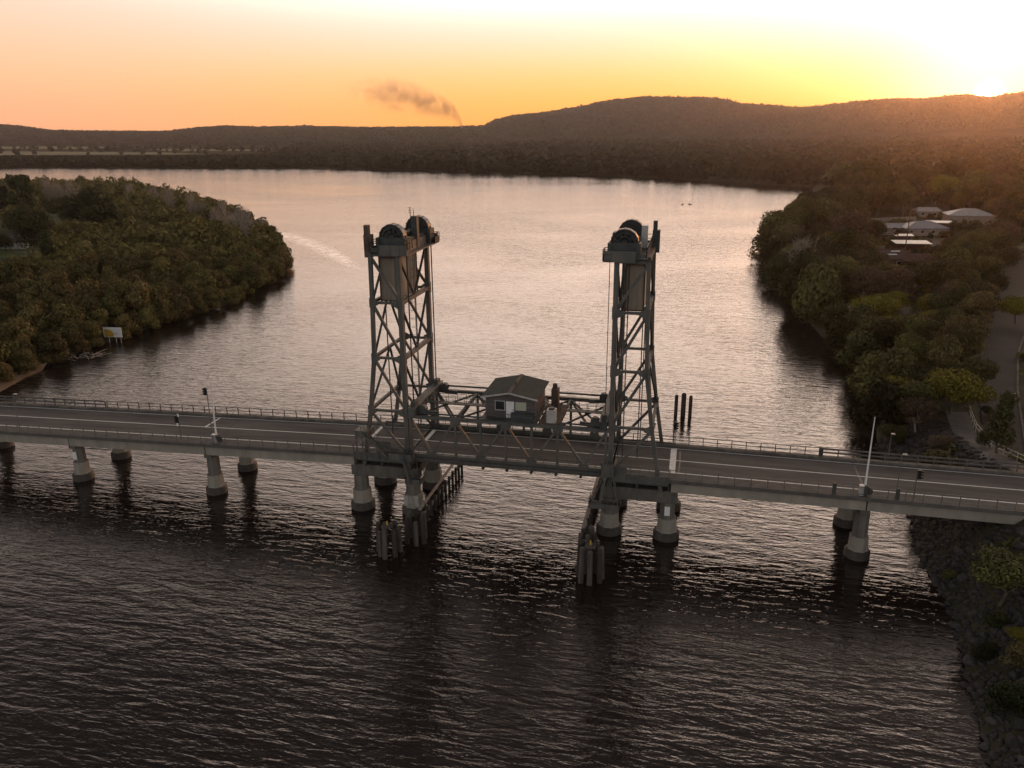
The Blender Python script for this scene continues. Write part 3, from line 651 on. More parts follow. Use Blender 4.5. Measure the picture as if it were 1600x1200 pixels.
# ------------------------------------------------------------------ the lifting span
ls = thing('lift_span', 'steel truss lifting span with a small machinery house on top, hung between two towers', 'lift span')
d = MB().box(-12.95, 12.95, -4.6, 4.6, 8.1, 8.5); d.build('roadway', M['asphalt'], ls)
d = MB()
for y, ww in ((-3.82, .18), (3.92, .15), (0, .17)): d.box(-12.9, 12.9, y - ww / 2, y + ww / 2, 8.501, 8.507)
d.box(-12.7, -12.2, .1, 3.9, 8.501, 8.511); d.build('road_markings', M['line'], ls)
d = MB()
for k in range(9): x = -12.5 + 25 * k / 8; d.box(x - .14, x + .14, -5.2, 5.2, 7.3, 8.09)
for y in (-3, 0, 3): d.box(-12.8, 12.8, y - .12, y + .12, 7.5, 8.085)
d.build('floor_beam', D, ls)
NT = [-6.5, 0, 6.5]; NB = [-9.75, -3.25, 3.25, 9.75]
for y in (-5.35, 5.35):
    tr_ = bpy.data.objects.new('truss', None); COL.objects.link(tr_); tr_.parent = ls; tr_.location = (0, y, 0)
    d = MB().box(-12.9, 12.9, -.2, .2, 7.85, 8.95)
    for k in range(17): x = -12.8 + 1.6 * k; d.box(x - .05, x + .05, -.3, .3, 7.9, 8.9)
    d.box(-12.9, 12.9, -.32, .32, 8.952, 9.0); d.build('bottom_chord', S, tr_)
    MB().box(-12.7, 12.7, -.22, .22, 13.72, 14.14).build('top_chord', S, tr_)
    for x in (-12.4, -6.5, -3.25, 0, 3.25, 6.5, 12.4): MB().bar((x, 0, 9.0), (x, 0, 13.72), .36 if abs(x) < 12 else .5, .3).build('vertical', S, tr_)
    pr_ = [(-12.4, 13.7, -9.75, 9.0), (-9.75, 9.0, -6.5, 13.7), (-6.5, 13.7, -3.25, 9.0), (-3.25, 9.0, 0, 13.7), (0, 13.7, 3.25, 9.0), (3.25, 9.0, 6.5, 13.7), (6.5, 13.7, 9.75, 9.0), (9.75, 9.0, 12.4, 13.7)]
    for a, b, c, e in pr_: MB().bar((a, 0, b), (c, 0, e), .30, .28).build('diagonal', S, tr_)
    for x, z in [(x, 13.7) for x in NT] + [(x, 9.1) for x in NB]: MB().box(x - .6, x + .6, -.27, .27, z - .38, z + .3).build('gusset_plate', S, tr_)
    railing('railing', -12.9, 12.9, -.75 if y < 0 else .0, .5, (.35, .72, 1.05), .06, .045, M['rail'], tr_, 1.62, z=lambda x: 8.5)
MB().box(-12.9, 12.9, -6.25, -5.68, 8.45, 8.6).build('footpath', M['path'], ls)
d = MB()
for a, b in ((-12.2, -6.5), (-6.5, 0), (0, 6.5), (6.5, 12.2)):
    d.bar((a, -5.1, 13.85), (b, 5.1, 13.85), .2, .2); d.bar((b, -5.1, 13.87), (a, 5.1, 13.87), .2, .2)
for x in (-6.5, -3.25, 0, 3.25, 6.5): d.bar((x, -5.13, 13.86), (x, 5.13, 13.86), .28, .3)
d.build('lateral_bracing', D, ls)
for x in (-12.05, 12.05):
    d = MB().box(x - .42, x + .42, -5.9, 5.9, 14.15, 15.15)
    for y in np.arange(-5.6, 5.7, 1.4): d.box(x - .5, x + .5, y - .05, y + .05, 14.1, 15.2)
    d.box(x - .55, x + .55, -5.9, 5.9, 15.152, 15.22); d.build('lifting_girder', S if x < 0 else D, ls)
    for y in (-4.6, 4.6):
        d = MB().box(x - .3, x + .3, y - .6, y + .6, 15.2, 15.8); s_ = 1 if x > 0 else -1
        d.bar((x - s_ * .3, y, 14.2), (x - s_ * 3.0, y * .9, 14.15), .3, .5); d.tube((x - s_ * 1.1, y - .35, 14.75), (x - s_ * 1.1, y + .35, 14.75), .55, n=18)
        d.box(*sorted((x + s_ * .45, x + s_ * .65)), y + .35, y + .8, 13.2, 15.6)
        d.build('guide_roller', D, ls)
for a, b, o in ((-11.6, -3.0, 0), (3.7, 11.6, .35)):
    d = MB().box(a, b, -.45 + o, .55 + o, 14.04, 14.14)
    for y in (-.45, .55):
        for x in span(a, b, 1.2): d.bar((x, y + o, 14.1), (x, y + o, 15.2), .05)
        for h in (14.65, 15.2): d.bar((a, y + o, h), (b, y + o, h), .05)
    d.build('catwalk', D, ls)
for a, b, y, z, r_ in ((-11.6, -3.0, 4.4, 15.0, .13), (4, 11.6, 4.4, 15.0, .13), (-11.6, -3.0, -4.9, 14.28, .12), (6.5, 11.6, -4.9, 14.28, .12)): MB().tube((a, y, z), (b, y, z), r_, n=8).build('conduit', D, ls)
# machinery house
hs = bpy.data.objects.new('machinery_house', None); COL.objects.link(hs); hs.parent = ls; hs.location = (.35, 0, 14.15)
d = MB().box(-3.6, 3.6, -5.6, 3.0, 0, .16); d.build('floor', D, hs)
d = MB(); hw, y0, y1, ez, rz = 3.15, -4.35, 2.3, 2.85, 3.45
prof_ = [(-hw, .17), (hw, .17), (hw, ez), (0, rz), (-hw, ez)]
d.add([(x, y, z) for y in (y0, y1) for x, z in prof_], [(0, 1, 2, 3, 4), (9, 8, 7, 6, 5)] + [(i, 5 + i, 5 + (i + 1) % 5, (i + 1) % 5) for i in range(5)]); d.build('wall', M['wall_wood'], hs)
d = MB(); ew = 3.6
for s_ in (-1, 1):
    d.hexa([(0, -5.0, rz + .04), (0, 2.8, rz + .04), (s_ * ew, 2.8, ez - .07), (s_ * ew, -5.0, ez - .07), (0, -5.0, rz + .16), (0, 2.8, rz + .16), (s_ * ew, 2.8, ez + .05), (s_ * ew, -5.0, ez + .05)])
    for k in range(1, 9): x = s_ * ew * k / 9; z = rz + .16 + (ez - rz - .11) * k / 9; d.bar((x, -5.0, z), (x, 2.8, z), .04, .03)
rf = d.build('roof', M['roof_green'], hs)
d = MB()
for s_ in (-1, 1): d.bar((0, -5.03, rz + .1), (s_ * ew, -5.03, ez - .01), .04, .2, side=(0, 1, 0))
d.build('bargeboard', M['grey_box'], rf)
d = MB().box(-.22, .22, -5.0, 2.8, rz + .15, rz + .21); d.tube((.12, -1.6, rz + .2), (.12, -1.6, rz + .55), .14, n=10); d.build('ridge_cap', M['timber'], rf)
def win(x0, x1, z0, z1, m):
    f = MB(); y = y0 - .01
    for a, b, c, e in ((x0 - .09, x1 + .09, z1, z1 + .09), (x0 - .09, x1 + .09, z0 - .09, z0), (x0 - .09, x0, z0, z1), (x1, x1 + .09, z0, z1)): f.box(a, b, y - .06, y, c, e)
    o = f.build('window', M['grey_box'], hs); MB().box(x0, x1, y - .03, y, z0, z1).build('pane', m, o)
win(-1.85, -.75, 1.15, 2.25, M['glass']); win(.75, 1.95, 1.3, 2.2, M['blind'])
dr = MB().box(-.52, .5, y0 - .07, y0, .17, 2.3).build('door', M['white'], hs); MB().box(.34, .42, y0 - .12, y0 - .071, 1.15, 1.3).build('handle', M['black'], dr)
d = MB(); n = 10; c = (1.75, -5.1)
vs = [(x, c[1] + .55 * math.cos(math.pi * k / n), .55 + .62 * math.sin(math.pi * k / n)) for x in (.3, 3.1) for k in range(n + 1)]
d.add(vs, [(i, i + 1, n + 2 + i, n + 1 + i) for i in range(n)] + [tuple(range(n + 1)), tuple(range(n + 1, 2 * n + 2))[::-1]]); d.box(.28, 3.12, c[1] - .56, c[1] + .56, .16, .54)
d.build('machine_cowl', M['hood'], hs)
d = MB().box(3.7, 6.3, -5.3, 2.2, -.06, .06); d.build('side_deck', M['rust'], hs)
q = MB().box(4.7, 5.8, -5.1, -4.0, .1, 1.75).build('pale_cabinet', M['grey_box'], hs); MB().tube((5.25, -4.5, 1.75), (5.25, -4.5, 1.95), .35, n=16).build('fan_cap', M['black'], q)
d = MB().box(4.3, 5.2, .4, 1.6, .1, 2.6); d.tube((4.7, 1, 2.6), (4.7, 1, 3.2), .3, n=12); d.build('exhaust_unit', M['rust'], hs)
d = MB()
for x in np.arange(-3.5, 3.7, .6): d.bar((x, -5.66, .16), (x, -5.66, 1.05), .04)
for h in (.6, 1.05): d.bar((-3.5, -5.66, h), (3.6, -5.66, h), .05)
d.build('handrail', D, hs)

# ------------------------------------------------------------------ fenders, dolphins
def timber_fender(x, label, y0, y1):
    t = thing('timber_fender', label, 'fender', (x, 0, 0), 0, 'timber fenders beside the channel')
    d = MB()
    for z, dx in ((1.0, -.32), (2.6, -.3)): d.bar((dx, y0, z), (dx, y1, z), .28, .3)
    d.build('wale', M['pale_trunk'], t); rg = random.Random(int(x * 7))
    for y in np.arange(y0 + .3, y1, 1.6): 
        d = MB().tube((0, y, -4), (rg.uniform(-.06, .06), y, 2.1 + rg.uniform(-.2, .3)), .2, .18, 9); d.build('pile', M['timber_dark'], t)
timber_fender(-10.3, 'long dark timber fender under the left end of the lifting span', -8.5, 9.5)
timber_fender(10.6, 'long dark timber fender under the right end of the lifting span', -9.5, 9.5)
def dolphin(x, y, n, label, h=3.5, cap=False, r=.75, seed=1, tall=None):
    t = thing('pile_dolphin', label, 'mooring piles', (x, y, 0), 0, 'timber pile dolphins'); rg = random.Random(seed)
    for k in range(n):
        a = 2 * math.pi * (k + rg.uniform(-.15, .15)) / n - 1.4; q = r * rg.uniform(.9, 1.15); hh = h + rg.uniform(-.35, .5) + (tall or 0) * (k % 2)
        d = MB().tube((math.cos(a) * q * 1.25, math.sin(a) * q * 1.25, -4), (math.cos(a) * q, math.sin(a) * q, hh), .33, .30, 11); d.lathe((math.cos(a) * q, math.sin(a) * q, hh), [(.305, -.1), (.26, .12), (.05, .22)], 11, True)
        d.build('pile', M['timber'] if k % 2 == 0 else M['timber_dark'], t)
    if cap:
        d = MB().box(-.6, .6, -.5, .5, h + .05, h + .3); d.build('cap_block', M['timber'], t); d = MB().tube((0, 0, h + .3), (0, 0, h + .8), .11, .08, 10); d.build('marker_post', M['yellow'], t)
    return t
dolphin(-12.3, -15.2, 7, 'front cluster of timber piles with yellow marker, below the left tower', 3.4, True, 1.15, 1)
dolphin(-10.0, -11.6, 6, 'cluster of dark timber piles just behind the marked front cluster below left tower', 3.3, False, 1.05, 2)
dolphin(12.1, -15.9, 7, 'front cluster of tall timber piles with yellow marker, below the right tower', 4.0, True, 1.1, 3)
dolphin(11.3, -11.9, 5, 'dark timber pile cluster between the right marked cluster and the right tower pier', 3.6, False, .9, 4)
t = thing('pile_dolphin', 'three tall dark piles standing alone in the river behind the bridge, right of tower', 'mooring piles', at(1066, 649, z=0), 0, 'timber pile dolphins')
for dx, hh, rr in ((-1.15, 3.5, .33), (.1, 3.9, .45), (1.3, 3.5, .33)):
    d = MB().tube((dx, 0, -4), (dx, 0, hh), rr, rr * .95, 12); d.lathe((dx, 0, hh), [(rr * .95, 0), (rr * .6, .22), (.02, .3)], 12, True); d.build('pile', M['timber_dark'], t)

# ------------------------------------------------------------------ signals, booms, lamps on the bridge
def boom(x, y, zb, ztop, lean, label):
    t = thing('boom_barrier', label, 'boom gate', (x, y, zb), 0, 'raised boom barriers on the bridge')
    h = MB().box(-.28, .28, -.25, .25, 0, 1.15).build('housing', M['grey_box'], t); MB().box(-.31, .31, -.28, .28, 1.152, 1.22).build('lid', M['white'], h)
    L_ = ztop - zb; MB().tube((.3, 0, .9), (.3 + lean, 0, L_), .13, .045, 8).build('boom', M['white'], t)
    d = MB().box(.2, .75, -.2, .2, .7, 1.15); d.tube((.75, -.05, .5), (.75, .05, .5), .45, n=18); d.build('counterbalance', M['steel_dark'], t)
boom(-40.6, -5.7, zd(-40) + .16, 17.3, .15, 'white raised boom barrier on the bridge left of the lift span')
boom(41.6, -5.7, zd(42) + .16, 18.0, .0, 'white raised boom barrier on the bridge right of the lift span')
def signal(x, y, h, label, face=1, m='steel', white=False, zb=None):
    z = zd(x) + (.16 if y < 0 else .3) if zb is None else zb
    t = thing('traffic_signal', label, 'traffic light', (x, y, z), 0, 'traffic signals on the bridge')
    MB().tube((0, 0, 0), (0, 0, h), .07, .06, 8).build('post', M[m], t)
    d = MB().box(.1 * face - .16 + .12 * face, .1 * face + .16 + .12 * face, -.13, .13, h - 1.0, h + .05); hd = d.build('signal_head', M['black'], t)
    d = MB()
    for k in range(3):
        zc = h - .17 - k * .33; xc = .1 * face + .12 * face + .16 * face
        d.tube((xc, 0, zc), (xc + .22 * face, 0, zc - .03), .13, .13, 10, False)
    d.build('visor', M['black'], hd)
    if white: MB().box(-.1, .14, -.06, -.02, h - .1, h + .35).build('route_plate', M['white'], t); MB().box(-.3, -.06, -.16, -.12, h - 1.45, h - 1.0).build('notice_plate', M['white'], t)
signal(-46.3, -5.0, 3.3, 'small traffic signal on a thin post with white plates, left of the left boom', -1, 'steel', True)
signal(47.0, -6.0, 3.7, 'black traffic signal on a grey post at the near railing, right of the right boom', 1)
signal(-41.2, -5.2, 7.6, 'black traffic signal high on a grey pole beside the left raised boom', -1, 'rail')
signal(20.2, 5.2, 2.9, 'black traffic signal at the far railing beside the right tower', 1, 'black')
def lamp(x, y, h, label, arm=.35):
    t = thing('street_lamp', label, 'street lamp', (x, y, zd(x) + .16), 0, 'small lamps on the bridge')
    MB().tube((0, 0, 0), (0, 0, h), .06, .045, 8).build('pole', M['rail'], t); d = MB().bar((0, 0, h), (arm, 0, h + .08), .05); d.hexa([(arm - .15, -.12, h + .02), (arm + .35, -.12, h + .02), (arm + .35, .12, h + .02), (arm - .15, .12, h + .02), (arm - .1, -.08, h + .14), (arm + .3, -.08, h + .14), (arm + .3, .08, h + .14), (arm - .1, .08, h + .14)]); d.build('lamp_head', M['grey_box'], t)
lamp(-72.3, -5.6, 5.5, 'thin grey street lamp on the near footpath at far left of the bridge')
lamp(45.3, -5.5, 5.2, 'thin grey street lamp between the right boom and its traffic signal', .2)
lamp(46.6, 5.2, 3.6, 'short pale lamp post on the far side of the bridge right of the boom', .1)
lamp(63.0, 16.0, 6.5, 'grey street lamp beside the road at right edge behind the bridge', .2)

# ------------------------------------------------------------------ right bank: road, path, houses, poles
def strip(name, left, right, m, lift=.12, n=8):
    A, B = [], []
    for pts, out in ((left, A), (right, B)):
        for a, b in zip(pts, pts[1:]):
            for k in range(n): out.append(Vector(a).lerp(Vector(b), k / n))
        out.append(Vector(pts[-1]))
    v = []; wd = 4
    for a, b in zip(A, B):
        for k in range(wd + 1):
            p = a.lerp(b, k / wd); v.append((p.x, p.y, float(bank_h(p.x, p.y)) + lift))
    f = [(i * (wd + 1) + k, i * (wd + 1) + k + 1, (i + 1) * (wd + 1) + k + 1, (i + 1) * (wd + 1) + k) for i in range(len(A) - 1) for k in range(wd)]
    return np_mesh(name, v, f, m)
RL = [(1582, 390), (1568, 430), (1555, 465), (1540, 505), (1531, 555), (1529, 610), (1536, 665), (1545, 715), (1548, 742)]
RRt = [(1650, 390), (1640, 430), (1628, 465), (1606, 505), (1590, 555), (1590, 610), (1598, 665), (1606, 715), (1612, 742)]
roadL = [at(x, y, z=4.3) for x, y in RL]; roadR = [at(x, y, z=4.3) for x, y in RRt]
struct(mesh_obj('road', strip('road', roadL, roadR, M['road_dark'])))
mb = MB()
for a, b in zip(roadR, roadR[1:]):
    for k in range(6):
        p, q = a.lerp(b, k / 6), a.lerp(b, (k + 1) / 6); mb.bar((p.x, p.y, float(bank_h(p.x, p.y)) + .2), (q.x, q.y, float(bank_h(q.x, q.y)) + .2), .3, .16)
struct(mb.build('road_kerb', M['conc_dark']))
pl_ = [Vector((a - 1.6, b, 0)) for a, b, c in PATH]; pr2 = [Vector((a + 1.6, b, 0)) for a, b, c in PATH]
struct(mesh_obj('path', strip('path', pl_, pr2, M['path'], .16)))
struct(mesh_obj('bridge_approach_road', np_mesh('bridge_approach_road', [(66, -4.2, 8.25), (150, -4.2, 8.15), (150, 4.2, 8.15), (66, 4.2, 8.25)], [(0, 1, 2, 3)], M['asphalt'])))
t = thing('path_railing', 'pale two rail railing along the sloping footpath behind the right end of the bridge', 'railing', (0, 0, 0))
rp = [Vector((a + 1.75, b, c)) for a, b, c in PATH]; d = MB()
for a, b in zip(rp, rp[1:]):
    for h in (.55, 1.1): d.tube(a + Vector((0, 0, h)), b + Vector((0, 0, h)), .05, n=6)
d.build('rail', M['grey_box'], t); d = MB()
for a, b in zip(rp, rp[1:]):
    for k in range(4): p = a.lerp(b, k / 4); d.tube(p - Vector((0, 0, .3)), p + Vector((0, 0, 1.1)), .045, n=6)
d.build('post', M['grey_box'], t)

HOUSES = []
def house(px, py, wx, wy, hh, rise, m_roof, m_wall, label, rz=0., hip=.5, ov=.5, extra=None, cat='house'):
    p = at(px, py, z=4.2 + hh); g = float(bank_h(p.x, p.y)); HOUSES.append((p.x, p.y, max(wx, wy) * .5 + 2))
    t = thing('house', label, cat, (p.x, p.y, g), rz)
    x, y = wx / 2, wy / 2; MB().box(-x, x, -y, y, -.5, hh).build('wall', m_wall, t)
    X, Y = x + ov, y + ov; r = X * (1 - hip); d = MB()
    b = [(-X, -Y, hh), (X, -Y, hh), (X, Y, hh), (-X, Y, hh)]; c = [(q[0], q[1], hh - .18) for q in b]
    d.add(b + [(-r, 0, hh + rise), (r, 0, hh + rise)] + c, [(0, 1, 5, 4), (1, 2, 5), (2, 3, 4, 5), (3, 0, 4), (6, 7, 1, 0), (7, 8, 2, 1), (8, 9, 3, 2), (9, 6, 0, 3), (9, 8, 7, 6)])
    rf = d.build('roof', m_roof, t)
    d = MB(); d.tube((-r, 0, hh + rise), (r, 0, hh + rise), .12, n=6)
    for s_ in (-1, 1):
        for q in (-1, 1): d.tube((s_ * r, 0, hh + rise), (s_ * X, q * Y, hh + .02), .1, n=6)
    d.build('ridge_cap', m_roof, rf)
    for k in range(max(2, int(wx // 4))):
        xx = -x + (k + .5) * wx / max(2, int(wx // 4)); o = MB().box(xx - .75, xx + .75, -y - .05, -y - .01, 1.0, 2.2).build('window', M['white'], t); MB().box(xx - .66, xx + .66, -y - .07, -y - .051, 1.08, 2.12).build('pane', M['glass'], o)
    return t
t = house(1392, 398, 15, 12, 2.9, 2.3, M['roof_brown'], M['wall_brick'], 'house with dark brown tiled roof and two bright skylights, nearest the river bend', .25, .55)
for x, y in ((-1.3, -3.6), (.6, -1.6)):
    z = 2.9 + 2.3 * (1 - abs(y) / 6.5); d = MB().box(-1.5, 1.5, -.32, .32, 0, .12); o = d.build('skylight', M['white'], t); o.location = (x, y, z + .05); o.rotation_euler = (math.atan2(2.3, 6.5), 0, 0)
house(1432, 402, 10, 8, 2.7, 1.9, M['roof_brown'], M['wall_brick'], 'lower brown roofed house beside the tall leaning power pole', .1, .5)
def flat_roof(px, py, wx, wy, hh, label, rz=0., m='roof_white'):
    p = at(px, py, z=4.2 + hh); g = float(bank_h(p.x, p.y)); HOUSES.append((p.x, p.y, max(wx, wy) * .5 + 1)); t = thing('carport', label, 'carport', (p.x, p.y, g), rz)
    d = MB().hexa([(-wx / 2, -wy / 2, hh - .3), (wx / 2, -wy / 2, hh - .3), (wx / 2, wy / 2, hh), (-wx / 2, wy / 2, hh), (-wx / 2, -wy / 2, hh - .15), (wx / 2, -wy / 2, hh - .15), (wx / 2, wy / 2, hh + .15), (-wx / 2, wy / 2, hh + .15)])
    for k in range(int(wx / .8)): x = -wx / 2 + .4 + k * .8; d.bar((x, -wy / 2, hh - .13), (x, wy / 2, hh + .17), .06, .05)
    d.build('roof', M[m], t)
    for x in (-1, 1):
        for y in (-1, 1): MB().box(x * (wx / 2 - .3) - .08, x * (wx / 2 - .3) + .08, y * (wy / 2 - .3) - .08, y * (wy / 2 - .3) + .08, -.4, hh - .25).build('post', M['timber'], t)
    MB().box(-wx / 2 + .4, wx / 2 - .4, wy / 2 - .25, wy / 2 - .1, -.4, hh - .1).build('back_wall', M['wall_brick'], t)
flat_roof(1424, 377, 12.5, 7.5, 2.9, 'long flat carport with a bright white roof above the brown roofed houses', .05)
flat_roof(1412, 365, 7, 4, 3.2, 'small flat white roof just behind the long white carport', .05)
house(1442, 353, 17, 12, 3.0, 2.4, M['roof_blue'], M['wall_cream'], 'large blue grey hipped roof house in the middle of the cluster', .12, .7)
house(1396, 352, 13, 9, 2.9, 1.5, M['roof_blue'], M['wall_cream'], 'low blue grey roofed wing left of the large blue grey house', .12, .4)
flat_roof(1474, 347, 13, 6, 3.2, 'pale roofed shed behind the large blue grey house, beside palms', .0, 'roof_white')
house(1449, 328, 11, 8, 3.0, 1.5, M['roof_pale'], M['wall_cream'], 'small cream house with pale roof at the back, left of the big pale roof', .0, .3)
house(1514, 334, 19, 13, 4.2, 2.6, M['roof_pale'], M['wall_cream'], 'two storey house under a wide pale grey hipped roof at the back right', -.05, .75)
house(1350, 481, 5, 4, 2.6, .5, M['roof_pale'], M['grey_box'], 'small pale shed almost hidden among the riverside trees', .3, .2, .2, cat='shed')
def fence(a, b, h, m, label):
    a, b = Vector(a), Vector(b); t = thing('fence', label, 'fence', a); d = MB(); e = b - a; n = 14
    for k in range(n):
        p, q = e * (k / n), e * ((k + 1) / n - .004); g = float(bank_h((a + p).x, (a + p).y)) - a.z; d.hexa([(p.x, p.y, g - .2), (q.x, q.y, g - .2), (q.x, q.y + .06, g - .2), (p.x, p.y + .06, g - .2), (p.x, p.y, g + h), (q.x, q.y, g + h), (q.x, q.y + .06, g + h), (p.x, p.y + .06, g + h)])
    d.build('panel', m, t)
a, b = at(1345, 343, z=5), at(1432, 341, z=5); fence(a, b, 1.8, M['wall_cream'], 'long pale paling fence behind the blue grey roofed houses')
def power_pole(top, base, label, arms=1, lean=0., trafo=False):
    g = at(*base, z=4.3); g.z = float(bank_h(g.x, g.y)); h = (base[1] - top[1]) / pxpm(g) * 1.04
    t = thing('power_pole', label, 'power pole', g, 0, 'timber power poles among the houses'); tp = Vector((lean * h, 0, h))
    MB().tube((0, 0, -.4), tp, .19, .12, 8).build('pole', M['timber'], t)
    for k in range(arms): z = .96 - .09 * k; p = tp * z; MB().bar((p.x - 1.2, p.y - .12, p.z), (p.x + 1.2, p.y - .12, p.z), .13, .13).build('crossarm', M['timber'], t)
    if trafo: MB().tube((.1, -.45, h * .62), (.1, -.45, h * .62 + 1.2), .38, n=12).build('transformer', M['grey_box'], t)
    return g + tp
A_ = power_pole((1421, 312), (1411, 412), 'tallest timber power pole, standing by the brown roofed houses', 1)
B_ = power_pole((1528, 358), (1526, 404), 'power pole with a pale transformer beside the grass verge', 2, 0, True)
C_ = power_pole((1546, 345), (1543, 374), 'power pole with wide crossarm behind the transformer pole', 1)
D_ = power_pole((1576, 320), (1571, 347), 'most distant power pole, right of the wide pale hipped roof', 1)
E_ = power_pole((1467, 380), (1457, 428), 'short timber pole in front of the yellow green garden tree', 0)
t = thing('power_line', 'thin sagging power wires strung between the timber power poles', 'power line')
for a, b in ((A_, B_), (B_, C_), (C_, D_)):
    for o in (-1.0, 1.0):
        d = MB(); a2, b2 = a + Vector((o, 0, -.3)), b + Vector((o, 0, -.3)); prev = a2
        for k in range(1, 9): q = a2.lerp(b2, k / 8); q.z -= 1.2 * math.sin(math.pi * k / 8); d.tube(prev, q, .025, n=4, caps=False); prev = q
        d.build('wire', M['black'], t)
# grass verge by the far road end
gp = [at(x, y, z=4.3) for x, y in ((1552, 392), (1600, 384), (1590, 405), (1560, 418))]
struct(mesh_obj('grass_verge', strip('grass_verge', [gp[0], gp[3]], [gp[1], gp[2]], M['grass'], .1)))

# ------------------------------------------------------------------ island: lawns, house, beach, sign
for q in ([(62, 336), (112, 333), (120, 352), (66, 353)], [(-20, 374), (70, 378), (74, 402), (-20, 405)], [(-40, 338), (12, 342), (14, 362), (-40, 362)]):
    v = [at(x, y, z=1.0) for x, y in q]; struct(mesh_obj('lawn', np_mesh('lawn', [tuple(p) for p in v], [(3, 2, 1, 0)], M['grass'])))
LAWN = [[(p.x, p.y) for p in (at(x, y, z=1.0) for x, y in q)] for q in ([(55, 322), (118, 322), (128, 376), (58, 376)], [(-20, 358), (72, 360), (80, 426), (-20, 432)], [(-40, 325), (16, 330), (18, 375), (-40, 375)])]
for a, b, y in ((32, 64, 383), (22, 66, 394)):
    p, q = at(a, y, z=1.1), at(b, y, z=1.1); d = MB().bar(p, q, .5, .25); struct(d.build('driveway_edge', M['conc']))
p = at(25, 376, z=4); t = thing('house', 'low house with reddish roof under the dark tree on the left bank', 'house', (p.x, p.y, .9), .2)
MB().box(-5, 5, -3.5, 3.5, 0, 2.8).build('wall', M['roof_white'], t)
d = MB(); b = [(-5.5, -4, 2.8), (5.5, -4, 2.8), (5.5, 4, 2.8), (-5.5, 4, 2.8)]; d.add(b + [(-3, 0, 4.6), (3, 0, 4.6)], [(0, 1, 5, 4), (1, 2, 5), (2, 3, 4, 5), (3, 0, 4), (3, 2, 1, 0)]); d.build('roof', M['rust'], t)
v = [at(x, y, z=.25) for x, y in ((-30, 628), (12, 604), (40, 588), (66, 577), (74, 572), (60, 570), (25, 578), (-30, 600))]
struct(mesh_obj('beach', np_mesh('beach', [(p.x, p.y, .2 + (.75 if i > 3 else -.22)) for i, p in enumerate(v)], [(0, 1, 6, 7), (1, 2, 5, 6), (2, 3, 4, 5)], M['sand'])))
p = at(176, 519.5, z=2.6); t = thing('river_sign', 'white and yellow river sign board on thin posts standing at the mangrove edge', 'sign', (p.x, p.y, 0), .12)
SIGN = p
MB().box(-2.3, 2.3, -.05, .05, 1.45, 3.85).build('board', M['white'], t)
d = MB(); d.add([(-2.09, -.062, 1.55), (.1, -.062, 1.55), (.35, -.062, 2.3), (-.3, -.062, 3.1), (-1.4, -.062, 3.45), (-2.09, -.062, 3.3)], [(0, 1, 2, 3, 4, 5)]); d.build('yellow_field', M['yellow'], t)
d = MB().bar((.85, -.07, 2.0), (.95, -.07, 2.5), .22, .02, side=(0, 1, 0)).bar((.7, -.07, 2.45), (1.15, -.07, 2.75), .12, .02, side=(0, 1, 0)); d.build('symbol', M['black'], t)
for x in (-1.2, .6, 1.8): MB().tube((x, .05, -1.5), (x, .05, 1.5), .07, n=7).build('post', M['grey_box'], t)
d = MB(); rg = random.Random(5)
for k in range(26):
    x, y = rg.uniform(95, 160), 0; y = 566 - (x - 60) * .13 + rg.uniform(-3, 3); p = at(x, y, z=.35); a = rg.uniform(0, 3.1); l_ = rg.uniform(.6, 2.2); d.tube((p.x - l_ * math.cos(a), p.y - l_ * math.sin(a), .3), (p.x + l_ * math.cos(a), p.y + l_ * math.sin(a), rg.uniform(.3, .8)), .1, .06, 6)
o = d.build('driftwood', M['pale_trunk']); tag(o, 'tangle of pale driftwood along the shore left of the river sign', 'driftwood', kind='stuff')

# ------------------------------------------------------------------ island mangroves
rng = np.random.default_rng(11)
def poisson(rng, cand, rad):
    """greedy thinning on a hash grid; rad is an array"""
    cell = {}; keep = []
    for i, (x, y) in enumerate(cand):
        r_ = rad[i]; k = (int(x // 6), int(y // 6)); ok = True
        for a in range(-2, 3):
            for b in range(-2, 3):
                for j in cell.get((k[0] + a, k[1] + b), ()):
                    if (cand[j][0] - x) ** 2 + (cand[j][1] - y) ** 2 < r_ * r_: ok = False; break
                if not ok: break
            if not ok: break
        if ok: keep.append(i); cell.setdefault(k, []).append(i)
    return keep
cd = np.stack([rng.uniform(-760, -105, 42000), rng.uniform(-20, 500, 42000)], 1)
isl = np.array(ISL); cen = np.array([-400., 240.])
m_in = in_poly(cd[:, 0], cd[:, 1], ISL)
vx, vy = cd[:, 0] - CAM[0], cd[:, 1] - CAM[1]; dep = vx * CF[0] + vy * CF[1]; lat = vx * CR[0] + vy * CR[1]
m_in &= (lat > -.95 * dep - 20) & (dep > 0)
sd_ = seg_dist(cd[:, 0], cd[:, 1], (SIGN.x, SIGN.y, 0), (SIGN.x + 12, SIGN.y - 14, 0))[0]; m_in &= sd_ > 4.6
for q in LAWN: m_in &= ~in_poly(cd[:, 0], cd[:, 1], q)
cd = cd[m_in]; dist = np.hypot(cd[:, 0] - CAM[0], cd[:, 1] - CAM[1])
rad = np.clip(4.4 + (dist - 200) * .006, 4.4, 7.0)
fr = []
for a, b in zip(ISL[:11], ISL[1:12]):
    L_ = math.hypot(b[0] - a[0], b[1] - a[1]); n = int(L_ / 3.6)
    for k in range(n):
        t_ = (k + rng.random() * .5) / n; o = rng.uniform(.6, 2.4); fx, fy = a[0] + (b[0] - a[0]) * t_ - (b[1] - a[1]) / L_ * o, a[1] + (b[1] - a[1]) * t_ + (b[0] - a[0]) / L_ * o
        if seg_dist(np.array(fx), np.array(fy), (SIGN.x, SIGN.y, 0), (SIGN.x + 12, SIGN.y - 14, 0))[0] > 3.4: fr.append((fx, fy))
